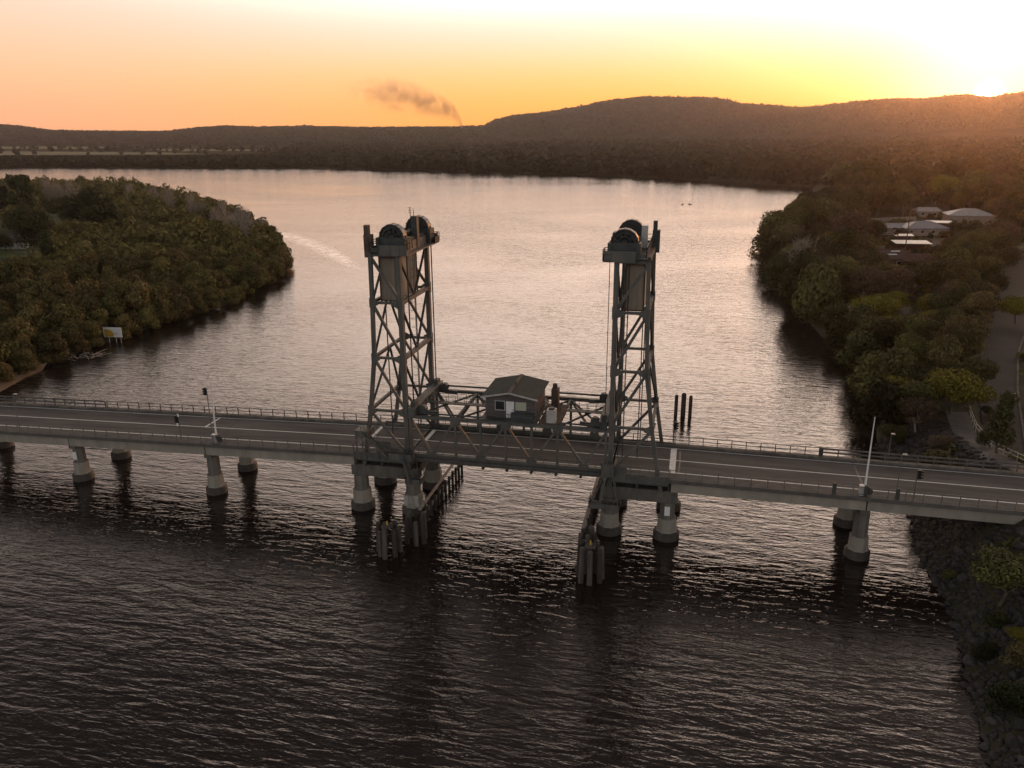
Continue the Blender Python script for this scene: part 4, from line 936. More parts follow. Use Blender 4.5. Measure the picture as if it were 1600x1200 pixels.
fr = np.array(fr); cd = np.concatenate([fr, cd]); dist = np.hypot(cd[:, 0] - CAM[0], cd[:, 1] - CAM[1]); rad = np.clip(4.4 + (dist - 200) * .006, 4.4, 7.0); rad[:len(fr)] *= .8
keep = poisson(rng, cd.tolist(), rad); cd = cd[keep]; dist = dist[keep]; rad = rad[keep]; o_ = np.argsort(dist); cd, dist, rad = cd[o_], dist[o_], rad[o_]
protoM = [proto_single(100 + k, 3.5, 6.6 + .5 * (k % 3), M['leaf_mangrove'], 3600, .46, 13 + k, .15) for k in range(6)]
# keep the canopy edge dense: a fringe right at the water
IND = 300
for i in range(min(IND, len(cd))):
    place('mangrove_tree', [protoM[rng.integers(6)]], (cd[i, 0], cd[i, 1], -.2), rad[i] / 4.4 * rng.choice([.8, .95, 1.1, 1.35]) * rng.uniform(.92, 1.08), rng.uniform(0, 6.28), 'rounded olive green mangrove in the dense stand on the near left bank', 'mangrove', 'mangroves on the near left bank', rng.uniform(.85, 1.2))
VV, FF, TT = [], [], []; nb = 0
for i in range(IND, len(cd)):
    s_ = rad[i] / 4.4 * rng.uniform(.9, 1.25); hh = 6.8 * s_ * rng.uniform(.85, 1.25)
    V, Fq, T = leaf_quads(rng, 230, lobes_for(rng, 9, 3.5 * s_, 1.8, hh - 1.3, .72, (.36, .55), .85), 1.15 * s_, .6, .6)
    VV.append(V + np.array([cd[i, 0], cd[i, 1], .3])); FF.append(Fq + nb); nb += len(V); TT.append(np.clip(T * .75 + rng.uniform(-.05, .3), 0, 1))
if VV: tag(mesh_obj('mangrove_thicket', np_mesh('mangrove_thicket', np.concatenate(VV), np.concatenate(FF), M['leaf_mangrove'], False, np.concatenate(TT))), 'dense mangrove wood covering the far part of the left bank', 'mangrove wood', kind='stuff')

# tree kinds
P_olive = [proto_tree(21 + k, 5.0, 10.5, M['leaf_olive'], 5200, .46, nl=16, base=.28) for k in range(3)]
P_dark = [proto_tree(31 + k, 5.5, 11, M['leaf_dark'], 5600, .46, nl=18, base=.22, flat=.85) for k in range(3)]
P_brown = [proto_tree(41 + k, 4.5, 10, M['leaf_brown'], 3600, .42, 'pale_trunk', nl=16, base=.25) for k in range(2)]
P_yellow = [proto_tree(51 + k, 5.5, 9, M['leaf_yellow'], 7000, .44, nl=26, base=.3, spread=.85, flat=.7) for k in range(2)]
P_airy = [proto_tree(61 + k, 4.2, 13, M['leaf_dark'], 2600, .7, nl=20, base=.3, lr=(.22, .38)) for k in range(2)]
P_cone = [proto_tree(71, 2.4, 11, M['leaf_dark'], 2200, .5, nl=22, base=.08, spread=.55, lr=(.4, .6), flat=1.2)]
def dead_mesh(seed, h, depth=3, r=.26):
    rg = np.random.default_rng(seed); mb = branch_mb(rg, MB(), Vector((0, 0, -.3)), Vector((0, 0, 1)), h * .55, r, depth, .75, .35)
    for _ in range(320):
        a = rg.random() * 6.28; q = math.sqrt(rg.random()); z = h * (.35 + .62 * rg.random()); q *= h * .34 * (1.05 - .6 * abs(z / h - .6) / .4)
        p = Vector((q * math.cos(a), q * math.sin(a), z)); e = Vector((math.cos(a) * .5, math.sin(a) * .5, .8)) + Vector(rg.normal(size=3) * .5); mb.tube(p - e * .7, p + e * .7, .045, .02, 3, False)
    me = bpy.data.meshes.new('bare_branches'); me.from_pydata(mb.v, [], mb.f); me.polygons.foreach_set('use_smooth', mb.sm); me.materials.append(M['pale_trunk']); me.update(); return me
P_dead = [[dead_mesh(81 + k, 9)] for k in range(4)]
KIND = {'o': (P_olive, 5.0, 10.5), 'd': (P_dark, 5.5, 11), 'b': (P_brown, 4.5, 10), 'y': (P_yellow, 5.5, 9), 'a': (P_airy, 4.2, 13), 'c': (P_cone, 2.4, 11), 'x': (P_dead, 3.5, 9)}
NAME = {'o': 'broadleaf_tree', 'd': 'dense_dark_tree', 'b': 'dry_leaved_tree', 'y': 'spreading_tree', 'a': 'tall_airy_tree', 'c': 'columnar_tree', 'x': 'bare_tree'}
PSH = [proto_single(200 + k, 3.6, 6.4, M['leaf_dark' if k % 2 else 'leaf_olive'], 3200, .46, 14 + k, .1) for k in range(4)]
def proj(p):
    d = np.array(p, float) - CAM; z = float(d @ CF); return 800 + FPX * float(d @ CR) / z, 600 - FPX * float(d @ CU) / z
TREES = []
def tree_px(px, py, rpx, kind, label, group=None, ground=None, hk=1.0, cat='tree'):
    """a tree whose crown centre the photograph shows at px,py with half width rpx"""
    ps, r0, h0 = KIND[kind]; g = 4.0 if ground is None else ground
    for _ in range(3):
        p = at(px, py, z=g + h0 * .6); r = rpx / pxpm(p); s_ = r / r0; p = at(px, py, z=g + h0 * .62 * s_ * hk); g = float(bank_h(p.x, p.y)) if ground is None else ground
    TREES.append((p.x, p.y, r)); i = len(TREES)
    return place(NAME[kind], ps[i % len(ps)], (p.x, p.y, g - .1), s_, i * 2.4, label, cat, group, hk)
# left bank, single trees
G1 = .9
tree_px(31, 297, 18, 'a', 'tall ragged dark tree standing above the others at far left of the left bank', ground=G1, hk=1.2)
tree_px(2, 312, 14, 'a', 'dark tall tree cut by the left edge of the picture', ground=G1, hk=1.2)
tree_px(45, 350, 36, 'd', 'broad dark domed tree over the low house on the left bank', ground=G1)
tree_px(135, 322, 34, 'd', 'large dark round tree beyond the small lawn on the left bank', ground=G1, hk=.95)
tree_px(163, 318, 15, 'd', 'smaller dark tree touching the right side of the large round tree', ground=G1)
tree_px(95, 326, 22, 'o', 'olive green tree left of the large dark round tree on the left bank', ground=G1)
tree_px(72, 380, 12, 'c', 'dark columnar conifer beside the lawn on the left bank', ground=G1)
tree_px(6, 375, 16, 'd', 'dark tree at the left edge below the domed tree', ground=G1)
tree_px(112, 356, 15, 'y', 'yellow green bush at the edge of the small lawn', ground=G1, hk=.7, cat='bush')
tree_px(48, 404, 16, 'y', 'yellow green shrub in front of the driveway on the left bank', ground=G1, hk=.5, cat='bush')
tree_px(20, 342, 20, 'o', 'olive tree behind the domed tree, near the left edge', ground=G1)
for k, (x, y, r_) in enumerate([(318, 330, 10), (335, 340, 9), (348, 338, 11), (362, 348, 10), (374, 345, 12), (386, 350, 11), (398, 358, 10), (410, 352, 7), (300, 322, 9), (286, 318, 9), (240, 306, 9), (205, 305, 8), (345, 350, 8), (380, 362, 8), (265, 312, 9), (90, 300, 10), (75, 297, 9), (110, 302, 9), (225, 308, 9)]):
    tree_px(x, y, r_, 'x', 'bare grey leafless tree rising above the far edge of the mangroves', 'bare trees along the far edge of the left bank', ground=G1, hk=1.35 + .3 * (k % 3))

# right bank, single trees nearest the eye first
tree_px(1572, 893, 66, 'o', 'large olive tree on the rocky bank in front of the bridge at right', hk=.75)
tree_px(1598, 990, 26, 'y', 'small yellow green bush on the bank below the large olive tree', hk=.6, cat='bush')
tree_px(1400, 608, 52, 'y', 'left crown of the spreading yellow green trees just behind the bridge', hk=.8)
tree_px(1492, 603, 56, 'y', 'right crown of the spreading yellow green trees just behind the bridge', hk=.85)
tree_px(1568, 655, 24, 'c', 'dark slender tree standing between the footpath and the road', hk=1.0)
tree_px(1545, 640, 15, 'd', 'dark bush left of the slender roadside tree', hk=.7, cat='bush')
tree_px(1592, 478, 30, 'y', 'yellow green tree on the far side of the road at the right edge')
tree_px(1253, 397, 22, 'x', 'pale grey leafless tree among the dark trees at the right river bend', hk=1.2)
tree_px(1530, 470, 40, 'd', 'big dark tree overhanging the road where it bends', hk=.9)
tree_px(1478, 415, 20, 'y', 'yellow green garden tree behind the short timber pole', hk=.8)
tree_px(1486, 385, 22, 'o', 'olive tree right of the large blue grey roof', hk=.85)
tree_px(1506, 372, 18, 'd', 'dark bushy tree between the blue grey roof and the transformer pole')
tree_px(1210, 388, 28, 'd', 'dark tree leaning out over the water at the river bend')
tree_px(1262, 322, 26, 'a', 'lacy dark tree on the point with sky showing through', hk=.7)
tree_px(1436, 640, 36, 'b', 'brownish dry tree below the yellow green crowns', hk=.8)
tree_px(1395, 672, 30, 'o', 'olive shrub beside the water just behind the bridge', hk=.7)
tree_px(1470, 690, 26, 'b', 'brownish shrub left of the sloping footpath', hk=.7)
tree_px(1540, 685, 22, 'd', 'dark shrub right of the sloping footpath', hk=.7)
tree_px(1415, 492, 14, 'x', 'pale bare branches leaning among the right bank trees', hk=1.1)
tree_px(1402, 560, 16, 'x', 'second pale bare tree lower on the right bank', hk=1.1)
lab = {'o': 'olive green tree in the dense wood along the right river bank', 'd': 'dark green tree in the dense wood along the right river bank', 'b': 'brown dry leaved tree in the dense wood along the right river bank', 'y': 'yellow tinged tree in the dense wood along the right river bank'}
grp = {'o': 'olive trees on the right bank', 'd': 'dark trees on the right bank', 'b': 'dry trees on the right bank', 'y': 'yellow tinged trees on the right bank'}
rng = np.random.default_rng(5)
cd = np.stack([rng.uniform(44, 330, 9000), rng.uniform(12, 560, 9000)], 1)
cd = cd[np.argsort(cd[:, 1] + rng.random(len(cd)) * 30)]
rdx = np.array([p.x for p in roadL])[::-1]; rdy = np.array([p.y for p in roadL])[::-1]; rrx = np.array([p.x for p in roadR])[::-1]
done = [(x, y, r * .75) for x, y, r in TREES]; cnt = {'o': 0, 'd': 0, 'b': 0, 'y': 0}; total = 0
for x, y in cd:
    if total >= 700: break
    d_ = x - float(shore_x(y))
    if d_ < -.6 or y < 15 and x > 58: continue
    vx, vy = x - CAM[0], y - CAM[1]; dep = vx * CF[0] + vy * CF[1]; lat = vx * CR[0] + vy * CR[1]
    if lat > .70 * dep: continue
    if y < 150 or x < 170:
        lo, hi = np.interp(y, rdy, rdx), np.interp(y, rdy, rrx)
        if lo - 1.0 < x < hi + 3.0: continue
    if any((x - a) ** 2 + (y - b) ** 2 < (c + 1.5) ** 2 for a, b, c in HOUSES): continue
    if any(seg_dist(np.array(x), np.array(y), a, b)[0] < 3.6 for a, b in zip(PATH, PATH[1:])): continue
    # gardens stay open in front of the roofs
    if any(abs(x - a) < c + 1 and -16 < y - b < 0 and y > 150 for a, b, c in HOUSES) and rng.random() < .8: continue
    sp = np.clip(3.4 + (y - 20) * .013, 3.4, 7.2) * rng.choice([.8, 1.0, 1.0, 1.35])
    if any((x - a) ** 2 + (y - b) ** 2 < max(sp, c) ** 2 for a, b, c in done): continue
    u = rng.random(); k = 'o' if u < .42 else 'd' if u < .80 else 'b' if u < .93 else 'y'
    if d_ < 3 and k == 'b': k = 'o'
    ps, r0, h0 = KIND[k]; r = sp * rng.uniform(.85, 1.25); s_ = r / r0; hk = rng.uniform(.8, 1.1) * (1.15 if s_ < .8 else 1.0)
    g = float(bank_h(x, y))
    if d_ < 4.0 and y < 260:
        place('shore_tree', [PSH[int(rng.integers(4))]], (x, y, max(g, .1) - .3), r / 3.6 * 1.1, rng.uniform(0, 6.28), 'low bushy tree with foliage hanging down to the waterline on the right bank', 'tree', 'bushy trees at the waterline of the right bank', rng.uniform(.9, 1.25)); done.append((x, y, sp)); total += 1; continue
    tx, ty = proj((x, y, g + h0 * s_ * hk))
    if tx < 1320 and y > 235:
        lim = np.interp(tx, [1180, 1200, 1225, 1245, 1270, 1320], [378, 352, 332, 312, 300, 284])
        if ty < lim:
            bx, by = proj((x, y, g)); f_ = (by - lim) / max(by - ty, 1e-3)
            if f_ < .3: continue
            s_ *= f_; r *= f_; tx, ty = proj((x, y, g + h0 * s_ * hk))
    if 1338 < tx < 1560 and y < 420:
        lim = np.interp(tx, [1338, 1352, 1375, 1400, 1450, 1460, 1500, 1540, 1560], [350, 378, 396, 412, 414, 398, 372, 352, 350])
        if y > 345: lim = 0
        elif y > 265: lim = min(lim, 342)
        if ty < lim:
            bx, by = proj((x, y, g)); f_ = (by - lim) / max(by - ty, 1e-3)
            if f_ < .35: continue
            s_ *= f_; r *= f_
    place(NAME[k], ps[rng.integers(len(ps))], (x, y, g - .15), s_, rng.uniform(0, 6.28), lab[k], 'tree', grp[k], hk)
    done.append((x, y, sp)); total += 1

rng = np.random.default_rng(23); n = 0
for a, b, c in HOUSES:
    for k in range(9):
        an = rng.uniform(math.pi * .95, math.pi * 2.05); q = c + rng.uniform(-.5, 2.5); x, y = a + q * math.cos(an), b + q * math.sin(an)
        if any((x - a2) ** 2 + (y - b2) ** 2 < (c2 - 1.2) ** 2 for a2, b2, c2 in HOUSES): continue
        place('garden_bush', [PSH[int(rng.integers(4))]], (x, y, float(bank_h(x, y)) - .3), rng.uniform(.28, .5), rng.uniform(0, 6.28), 'leafy garden bush growing close round the houses on the right bank', 'bush', 'garden bushes round the houses', rng.uniform(.8, 1.2))
def garden_palm(px, py, h, label):
    p = at(px, py, z=4 + h); g = float(bank_h(p.x, p.y)); t = thing('palm_tree', label, 'palm', (p.x, p.y, g), 0, 'palms among the houses'); MB().tube((0, 0, -.3), (.2, 0, h), .2, .13, 8).build('trunk', M['trunk'], t); d = MB()
    for k in range(22):
        a = k * 2.4; up = rng.uniform(-.2, 1.0); prev = Vector((.2, 0, h)); dr = Vector((math.cos(a), math.sin(a), up)).normalized(); sd_ = Vector((-math.sin(a), math.cos(a), 0)); wd = .16
        for j in range(5):
            dr = (dr + Vector((0, 0, -.28))).normalized(); q = prev + dr * .62; w2 = .42 * math.sin(math.pi * (j + 1.2) / 6.4)
            d.add([prev - sd_ * wd - Vector((0, 0, wd * .5)), prev, q, q - sd_ * w2 - Vector((0, 0, w2 * .5))], [(0, 1, 2, 3)]); d.add([prev, prev + sd_ * wd - Vector((0, 0, wd * .5)), q + sd_ * w2 - Vector((0, 0, w2 * .5)), q], [(0, 1, 2, 3)]); prev, wd = q, w2
    d.build('crown', M['leaf_olive'], t)
garden_palm(1493, 349, 8.0, 'palm with drooping fronds left of the transformer pole, the tallest of three')
garden_palm(1512, 352, 7.0, 'palm with drooping fronds nearest the transformer pole')
garden_palm(1404, 357, 6.0, 'small palm in front of the low blue grey roofed wing')

# ------------------------------------------------------------------ far woods, hill woods
rng = np.random.default_rng(9)
def wood(name, X, Y, Z, hgt, q, label, m, wide=.55):
    n = len(X); a = rng.normal(size=(n, q, 3)); a /= np.linalg.norm(a, axis=2)[:, :, None]
    rr = (rng.random((n, q, 1)) ** .4)
    c = a * rr * np.stack([hgt * wide, hgt * wide, hgt * .48], 1)[:, None, :] + np.stack([X, Y, Z + hgt * .52], 1)[:, None, :]
    s = (hgt * .30)[:, None, None] * (.6 + .8 * rng.random((n, q, 1)))
    nrm = a * .7 + rng.normal(size=a.shape) * .45; u = np.cross(nrm, rng.normal(size=a.shape)); u /= np.linalg.norm(u, axis=2)[:, :, None]; v = np.cross(nrm, u); v /= np.linalg.norm(v, axis=2)[:, :, None]
    V = np.stack([c - u * s, c + v * s * .7, c + u * s, c - v * s * .7], 2).reshape(-1, 3); f = np.arange(len(V)).reshape(-1, 4)
    t = np.clip(rng.random((n, 1)) * .7 + rng.random((n, q)) * .35 - .05, 0, 1)
    return tag(mesh_obj(name, np_mesh(name, V, f, m, False, np.repeat(t.ravel(), 4))), label, 'wood', kind='stuff')
def wedge(n, y0, y1, pw=1.0):
    yy = y0 + (y1 - y0) * rng.random(n) ** pw; half = (yy - CAM[1]); cx = CAM[0] - (yy - CAM[1]) * math.tan(YAW); xx = cx + half * rng.uniform(-.92, .92, n); return xx, yy
X, Y = wedge(34000, 560, 2700, 1.5)
ok = in_poly(X, Y, FAR)
for q in fld: ok &= ~in_poly(X, Y, q)
ok |= (X > shore_x(Y) + 9) & (Y > 470) & (Y < 720)
ok &= ~((X < shore_x(Y) + 9) & (Y < 585) & (X > 60))
ok &= ~((X < 420) & (Y < 470))
left = np.array([at(0, 243, z=10).y, ]); 
X, Y = X[ok], Y[ok]; hg = rng.uniform(7, 15, len(X)) * np.where(X < -350, .75, 1.1); Zb = np.where((X > shore_x(Y)) & (Y < 720), 3.5, 1.2)
def projv(X, Y, Z):
    d = np.stack([X, Y, Z], 1) - CAM; z = d @ CF; return 800 + FPX * (d @ CR) / z, 600 - FPX * (d @ CU) / z
def under_fields(X, Y, Zb, hg):
    # the paddocks stay open to view: lower the scrub that stands between them and the river
    bx, by = projv(X, Y, Zb); tx, ty = projv(X, Y, Zb + hg); lim = np.interp(bx, [-200, 250, 420, 520], [243, 243, 241, 200])
    f_ = np.clip((by - lim) / np.maximum(by - ty, .01), 0, 1); return np.where((bx < 520) & (by > lim), hg * f_, hg), (bx < 470) & (by <= lim) & (by > 226)
hg, drop = under_fields(X, Y, Zb, hg); ok = (hg > 2.0) & ~(drop & (rng.random(len(X)) < .93)); X, Y, Zb, hg = X[ok], Y[ok], Zb[ok], hg[ok]
wood('far_wood', X, Y, Zb, hg, 16, 'wide dark woodland covering the flat land beyond the river', M['leaf_far'])
# denser fringe along the far shore
ex, ey, fz = [], [], []
for a, b in zip(FAR[:9], FAR[1:10]):
    L_ = math.hypot(b[0] - a[0], b[1] - a[1]); n = int(min(L_, 900) / 2.4 * 3)
    t_ = rng.random(n); o = rng.random(n) * 26 + 2; nx_, ny_ = -(b[1] - a[1]) / L_, (b[0] - a[0]) / L_
    ex.append(a[0] + (b[0] - a[0]) * t_ + nx_ * o); ey.append(a[1] + (b[1] - a[1]) * t_ + ny_ * o)
ex, ey = np.concatenate(ex), np.concatenate(ey)
wood('shore_wood', ex, ey, np.full(len(ex), .3), rng.uniform(5, 10, len(ex)) * np.where(ex < -350, .7, 1.05), 34, 'belt of bushy trees lining the far shore of the river', M['leaf_far'])
# paddock trees between the dry fields
X, Y = wedge(260, 1350, 2200); ok = (X < -700); X, Y = X[ok], Y[ok]
wood('paddock_trees', X, Y, np.full(len(X), 1.3), rng.uniform(5, 12, len(X)), 26, 'scattered dark bushes among the distant dry fields at left', M['leaf_far'])
X, Y = wedge(26000, 2380, 3120); Z = hill_h(X, Y); ok = Z > 10; X, Y, Z = X[ok], Y[ok], Z[ok]
wood('hill_wood', X, Y, Z - 2.5, rng.uniform(8, 15, len(X)), 9, 'forest covering the distant hills and their ridge line', M['hill'] if False else M['leaf_far'], .7)

# ------------------------------------------------------------------ rocks of the right bank
rng = np.random.default_rng(4)
def rock_mesh(seed):
    bm = bmesh.new(); bmesh.ops.create_icosphere(bm, subdivisions=2, radius=1)
    o = Vector((seed * 3.1, seed * 1.7, 0))
    for v in bm.verts:
        k = 1 + .45 * noise.noise(v.co * .9 + o) + .18 * noise.noise(v.co * 2.3 + o); v.co = v.co * k; v.co.z *= .68
        v.co.x = max(-.85, min(.9, v.co.x)); v.co.z = min(.55, v.co.z)
    me = bpy.data.meshes.new('rock'); bm.to_mesh(me); bm.free(); me.materials.append(M['rock']); return me
PR = [rock_mesh(k) for k in range(6)]
y = rng.uniform(-62, 34, 4200); d_ = -1.6 + 9.5 * rng.random(4200); x = shore_x(y) + d_; r = (.2 + .62 * rng.random(4200) ** 1.7) * np.where(d_ < 1.5, .9, 1.0)
keep = poisson(rng, np.stack([x, y], 1).tolist(), r * 1.15); x, y, r, d_ = x[keep], y[keep], r[keep], d_[keep]
vis = np.argsort(np.hypot(x - CAM[0], y - CAM[1]) / r); big = vis[:260]
zz = bank_h(x, y)
for i in big:
    o = place('rock', [PR[int(rng.integers(6))]], (x[i], y[i], zz[i] + r[i] * .15), r[i], rng.uniform(0, 6.28), 'brownish grey boulder of the rock bank at the right waterline', 'rock', 'boulders on the right bank')
    o.rotation_euler = (rng.uniform(-.5, .5), rng.uniform(-.5, .5), rng.uniform(0, 6.28))
VV, FF, nb = [], [], 0
pv = [np.array([v.co for v in me.vertices]) for me in PR]; pf = [np.array([p.vertices[:] for p in me.polygons]) for me in PR]
for i in vis[260:]:
    k = int(rng.integers(6)); a = rng.uniform(0, 6.28); c, s_ = math.cos(a), math.sin(a); Rm = np.array([[c, -s_, 0], [s_, c, 0], [0, 0, 1]])
    VV.append(pv[k] @ Rm.T * r[i] + np.array([x[i], y[i], zz[i] + r[i] * .1])); FF.append(pf[k] + nb); nb += len(pv[k])
y2 = rng.uniform(-62, 34, 2500); d2 = rng.uniform(-1.5, 9, 2500); x2 = shore_x(y2) + d2; z2 = bank_h(x2, y2)
for i in range(2500):
    k = int(rng.integers(6)); s_ = rng.uniform(.1, .3); VV.append(pv[k] * s_ + np.array([x2[i], y2[i], z2[i] + .05])); FF.append(pf[k] + nb); nb += len(pv[k])
tag(mesh_obj('small_rocks', np_mesh('small_rocks', np.concatenate(VV), np.concatenate(FF), M['rock'])), 'loose smaller stones filling the rock bank at right', 'rocks', kind='stuff')
for k, (x_, y_) in enumerate(((1478, 800), (1500, 835), (1525, 812), (1555, 826), (1590, 840), (1560, 965), (1592, 1030), (1585, 1085), (1490, 880), (1545, 1000))):
    p = at(x_, y_, z=3)
    if abs(p.y) < 9: continue
    place('bank_shrub', [PSH[k % 4]], (p.x, p.y, float(bank_h(p.x, p.y)) - .3), .28 + .09 * (k % 4), k * 1.9, 'dark scrubby bush among the rocks on the right bank in front of the bridge', 'bush', 'bushes on the rock bank', .8)
# low scrub on the ground of the right bank
n = 2600; y = rng.uniform(-60, 330, n) ; y = -60 + 390 * rng.random(n) ** 1.4; x = shore_x(y) + rng.uniform(5, 60, n)
lo, hi = np.interp(y, rdy, rdx), np.interp(y, rdy, rrx); ok = ~((x > lo - 1) & (x < hi + 1.2) & (y > 14)) & ~((np.abs(y) < 8) & (x > 55))
for a, b in zip(PATH, PATH[1:]): ok &= seg_dist(x, y, a, b)[0] > 2.6
for a, b, c in HOUSES: ok &= (x - a) ** 2 + (y - b) ** 2 > (c + 1) ** 2
x, y = x[ok], y[ok]; n = len(x)
wood('undergrowth', x, y, bank_h(x, y) - .2, rng.uniform(.6, 2.0, n), 22, 'low tangled undergrowth on the right river bank', M['leaf_olive'], .9)

# ------------------------------------------------------------------ things on the water
def kayak(px, py, rz, label, plab, paddle):
    p = at(px, py, z=0); t = thing('kayak', label, 'kayak', (p.x, p.y, 0), rz, 'kayaks on the far water'); n = 12; d = MB(); vs = []; secs = []
    for k in range(n + 1):
        u = -1 + 2 * k / n; wv = .36 * (1 - abs(u) ** 2.4) + .015; zt = .28 + .16 * abs(u) ** 3
        secs.append([(u * 2.2, -wv, .12), (u * 2.2, -wv * .6, -.06), (u * 2.2, wv * .6, -.06), (u * 2.2, wv, .12), (u * 2.2, wv * .55, zt), (u * 2.2, -wv * .55, zt)])
    vs = [q for s_ in secs for q in s_]; d.add(vs, [(k * 6 + i, (k + 1) * 6 + i, (k + 1) * 6 + (i + 1) % 6, k * 6 + (i + 1) % 6) for k in range(n) for i in range(6)] + [tuple(range(6)), tuple(range(n * 6, n * 6 + 6))[::-1]], True); d.build('hull', M['kayak'], t)
    MB().lathe((0, 0, .27), [(.34, 0), (.36, .05), (.30, .06)], 14).build('cockpit_rim', M['black'], t)
    # paddler: one skinned body seated in the cockpit
    me = bpy.data.meshes.new('person'); vs = [(0, 0, .32), (0, 0, .62), (0, 0, .86), (0, 0, .96), (.03, 0, 1.12), (0, .2, .84), (.22, .38, .66), (.5, .36, .72), (0, -.2, .84), (.22, -.38, .70), (.5, -.36, .84), (.35, .12, .36), (.75, .12, .42), (.35, -.12, .36), (.75, -.12, .42)]
    me.from_pydata(vs, [(0, 1), (1, 2), (2, 3), (3, 4), (2, 5), (5, 6), (6, 7), (2, 8), (8, 9), (9, 10), (0, 11), (11, 12), (0, 13), (13, 14)], []); me.materials.append(M['cloth'])
    o = mesh_obj('person', me); o.matrix_world = Matrix.Translation((p.x, p.y, 0)) @ Matrix.Rotation(rz, 4, 'Z'); tag(o, plab, 'person', 'kayakers')
    o.modifiers.new('skin', 'SKIN'); sv = me.skin_vertices[0].data; rad_ = [.17, .17, .15, .06, .11, .07, .05, .04, .07, .05, .04, .09, .06, .09, .06]
    for v, r_ in zip(sv, rad_): v.radius = (r_, r_)
    sv[0].use_root = True; o.modifiers.new('sub', 'SUBSURF').levels = 1
    d = MB().tube((.52, 1.05, paddle), (.52, -1.05, 1.56 - paddle), .022, n=6); d.box(.5, .54, .95, 1.3, paddle - .09, paddle + .09); d.box(.5, .54, -1.3, -.95, 1.47 - paddle, 1.65 - paddle)
    q = d.build('paddle', M['black']); q.matrix_world = o.matrix_world; tag(q, 'double bladed paddle held by the ' + plab.split(' in ')[0].replace('person ', 'kayaker '), 'paddle', 'kayak paddles')
kayak(1066.5, 320, 1.25, 'left one of two small kayaks far out on the river, right of the tower', 'person sitting in the left kayak, in dark clothes', .45)
kayak(1078, 319.5, 2.2, 'right one of two small kayaks far out on the river, right of the tower', 'person sitting in the right kayak, in dark clothes', 1.1)
p = at(653, 271, z=0); t = thing('small_boat', 'tiny dark boat far away near the middle of the far shore', 'boat', (p.x, p.y, 0), .1)
d = MB(); vs = [(-2.6, -.8, .7), (1.6, -.8, .75), (3.2, 0, 1.0), (1.6, .8, .75), (-2.6, .8, .7), (-2.5, -.55, -.1), (1.4, -.5, -.1), (2.6, 0, 0), (1.4, .5, -.1), (-2.5, .55, -.1)]
d.add(vs, [(4, 3, 2, 1, 0), (5, 6, 7, 8, 9)] + [(i, (i + 1) % 5, 5 + (i + 1) % 5, 5 + i) for i in range(5)]); d.build('hull', M['hood'], t); MB().box(-.9, .5, -.5, .5, .76, 1.5).build('cabin', M['black'], t)
p = at(947, 286, z=0); t = thing('channel_marker', 'tiny channel marker post far out near the far shore', 'marker', (p.x, p.y, 0)); MB().tube((0, 0, -2), (0, 0, 3.2), .22, .16, 8).build('post', M['black'], t); MB().box(-.45, .45, -.06, .06, 2.4, 3.4).build('topmark', M['timber_dark'], t)
# boat wake sweeping round the point
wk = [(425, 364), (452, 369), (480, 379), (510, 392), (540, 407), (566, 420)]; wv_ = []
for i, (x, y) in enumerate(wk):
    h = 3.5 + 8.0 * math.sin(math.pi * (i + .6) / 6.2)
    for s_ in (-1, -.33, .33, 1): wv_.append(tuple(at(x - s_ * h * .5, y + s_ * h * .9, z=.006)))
m = bpy.data.materials.new('wake_sheen'); m.use_nodes = True; t = m.node_tree; n_ = t.nodes; b = n_['Principled BSDF']; b.inputs['Base Color'].default_value = (.95, .90, .86, 1); b.inputs['Metallic'].default_value = .75; b.inputs['Roughness'].default_value = .28  # the wake's brighter sky reflection is put into a pale, partly metallic colour
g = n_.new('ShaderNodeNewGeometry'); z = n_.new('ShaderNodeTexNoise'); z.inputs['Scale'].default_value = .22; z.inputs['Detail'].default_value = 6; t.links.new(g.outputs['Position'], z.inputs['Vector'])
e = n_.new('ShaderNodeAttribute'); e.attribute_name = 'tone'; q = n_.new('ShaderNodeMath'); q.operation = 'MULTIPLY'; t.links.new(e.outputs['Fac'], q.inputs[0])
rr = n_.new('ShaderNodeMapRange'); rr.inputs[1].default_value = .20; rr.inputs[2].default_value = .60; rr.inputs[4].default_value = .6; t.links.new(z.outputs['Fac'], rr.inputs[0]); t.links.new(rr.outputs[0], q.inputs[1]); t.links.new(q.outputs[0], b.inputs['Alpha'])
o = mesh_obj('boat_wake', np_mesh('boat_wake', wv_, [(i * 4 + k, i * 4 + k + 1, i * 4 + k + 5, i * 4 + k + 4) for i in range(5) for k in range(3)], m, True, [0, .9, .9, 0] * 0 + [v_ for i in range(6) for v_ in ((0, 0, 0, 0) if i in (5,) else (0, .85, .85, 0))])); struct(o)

# ------------------------------------------------------------------ smoke, haze
sm = bpy.data.materials.new('smoke'); sm.use_nodes = True; t = sm.node_tree; t.nodes.remove(t.nodes['Principled BSDF']); pv_ = t.nodes.new('ShaderNodeVolumePrincipled'); t.links.new(pv_.outputs[0], t.nodes['Material Output'].inputs['Volume'])
pv_.inputs['Color'].default_value = (.74, .47, .32, 1); pv_.inputs['Anisotropy'].default_value = .3
g = t.nodes.new('ShaderNodeNewGeometry'); z = t.nodes.new('ShaderNodeTexNoise'); z.inputs['Scale'].default_value = .021; z.inputs['Detail'].default_value = 4; z.inputs['Distortion'].default_value = .6; t.links.new(g.outputs['Position'], z.inputs['Vector'])
r1 = t.nodes.new('ShaderNodeMapRange'); r1.inputs[1].default_value = .34; r1.inputs[2].default_value = .62; t.links.new(z.outputs['Fac'], r1.inputs[0])
sx = t.nodes.new('ShaderNodeSeparateXYZ'); t.links.new(g.outputs['Position'], sx.inputs[0])
SMX = [at(x, y, Y=2780) for x, y in ((721, 200), (713, 187), (700, 174), (680, 166), (654, 158), (624, 150), (592, 147), (560, 145), (520, 142))]
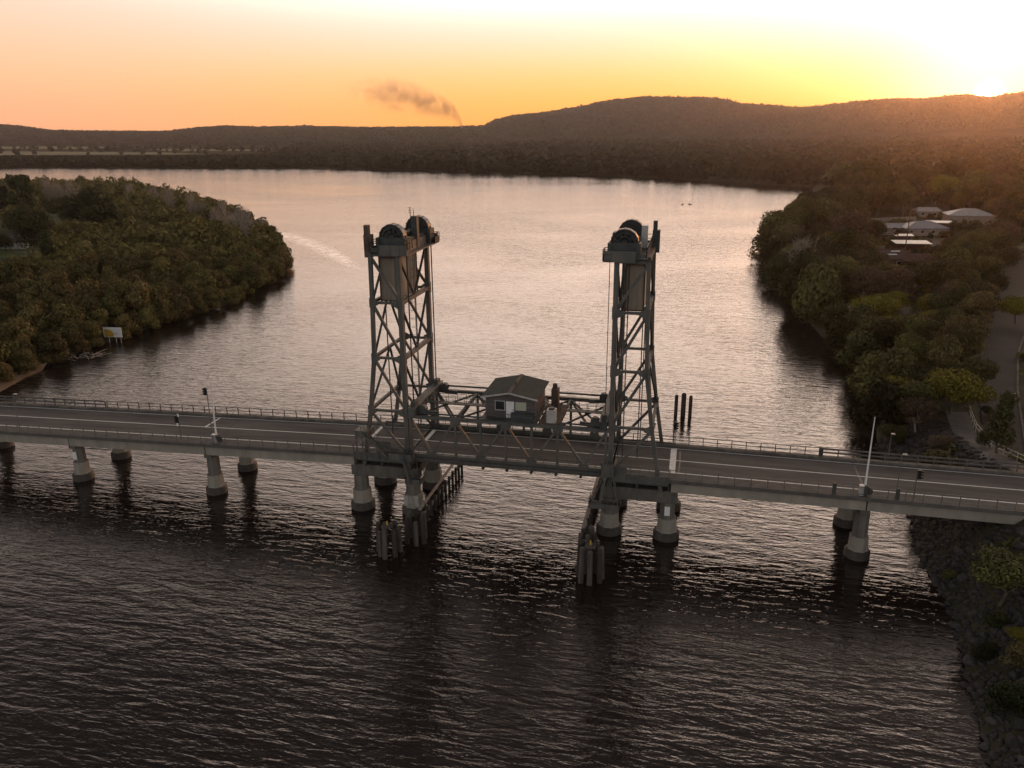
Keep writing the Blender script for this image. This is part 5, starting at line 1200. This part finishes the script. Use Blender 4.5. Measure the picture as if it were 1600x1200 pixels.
rad_ = [12, 28, 44, 56, 66, 74, 78, 72, 40]; wt = [1.0, .95, .85, .72, .58, .48, .38, .22, .0]
x0_, x1_ = SMX[-1].x, SMX[0].x
cr_ = t.nodes.new('ShaderNodeValToRGB'); cr = cr_.color_ramp
r0 = t.nodes.new('ShaderNodeMapRange'); r0.inputs[1].default_value = x0_; r0.inputs[2].default_value = x1_; t.links.new(sx.outputs[0], r0.inputs[0]); t.links.new(r0.outputs[0], cr_.inputs[0])
for p, r_, w_ in list(zip(SMX, rad_, wt))[::-1]:
    q_ = (p.x - x0_) / (x1_ - x0_); e = cr.elements[0] if q_ < .001 else cr.elements[len(cr.elements) - 1] if q_ > .999 else cr.elements.new(q_); e.color = (p.z / 300, r_ / 100, w_, 1)
sc_ = t.nodes.new('ShaderNodeSeparateColor'); t.links.new(cr_.outputs[0], sc_.inputs[0])
def mm(op, a, b):
    q = t.nodes.new('ShaderNodeMath'); q.operation = op
    for i_, v_ in enumerate((a, b)):
        if isinstance(v_, (int, float)): q.inputs[i_].default_value = v_
        else: t.links.new(v_, q.inputs[i_])
    return q.outputs[0]
dz = mm('SUBTRACT', sx.outputs[2], mm('MULTIPLY', sc_.outputs[0], 300.0)); dy = mm('SUBTRACT', sx.outputs[1], 2780.0)
rn = mm('DIVIDE', mm('SQRT', mm('ADD', mm('MULTIPLY', dz, dz), mm('MULTIPLY', mm('MULTIPLY', dy, dy), .15)), 0.0), mm('MULTIPLY', sc_.outputs[1], 100.0))
fall = t.nodes.new('ShaderNodeMapRange'); fall.interpolation_type = 'SMOOTHSTEP'; fall.inputs[1].default_value = 1.0; fall.inputs[2].default_value = .25; t.links.new(rn, fall.inputs[0])
t.links.new(mm('MULTIPLY', mm('MULTIPLY', r1.outputs[0], fall.outputs[0]), mm('MULTIPLY', sc_.outputs[2], .11)), pv_.inputs['Density'])
d = MB(); n = 14; vs = []
for p, r_ in zip(SMX, rad_): vs += [(p.x + r_ * .3 * math.sin(a), p.y + r_ * 1.4 * math.cos(a), p.z + r_ * math.sin(a)) for a in (2 * math.pi * k / n for k in range(n))]
d.add(vs, [(i * n + k, i * n + (k + 1) % n, (i + 1) * n + (k + 1) % n, (i + 1) * n + k) for i in range(8) for k in range(n)] + [tuple(range(n))[::-1], tuple(range(8 * n, 9 * n))])
tag(d.build('smoke_plume', sm), 'brownish smoke plume drifting left above the distant low hills', 'smoke', kind='stuff')
sm.cycles.volume_step_rate = .25
hz = bpy.data.materials.new('haze'); hz.use_nodes = True; hz.cycles.homogeneous_volume = True; t = hz.node_tree; t.nodes.remove(t.nodes['Principled BSDF']); pv_ = t.nodes.new('ShaderNodeVolumePrincipled'); t.links.new(pv_.outputs[0], t.nodes['Material Output'].inputs['Volume'])
pv_.inputs['Color'].default_value = (.88, .82, .82, 1); pv_.inputs['Density'].default_value = .00006; pv_.inputs['Anisotropy'].default_value = .86
tag(MB().box(-6600, 6600, -700, 5300, -7, 290).build('haze', hz), kind='stuff')
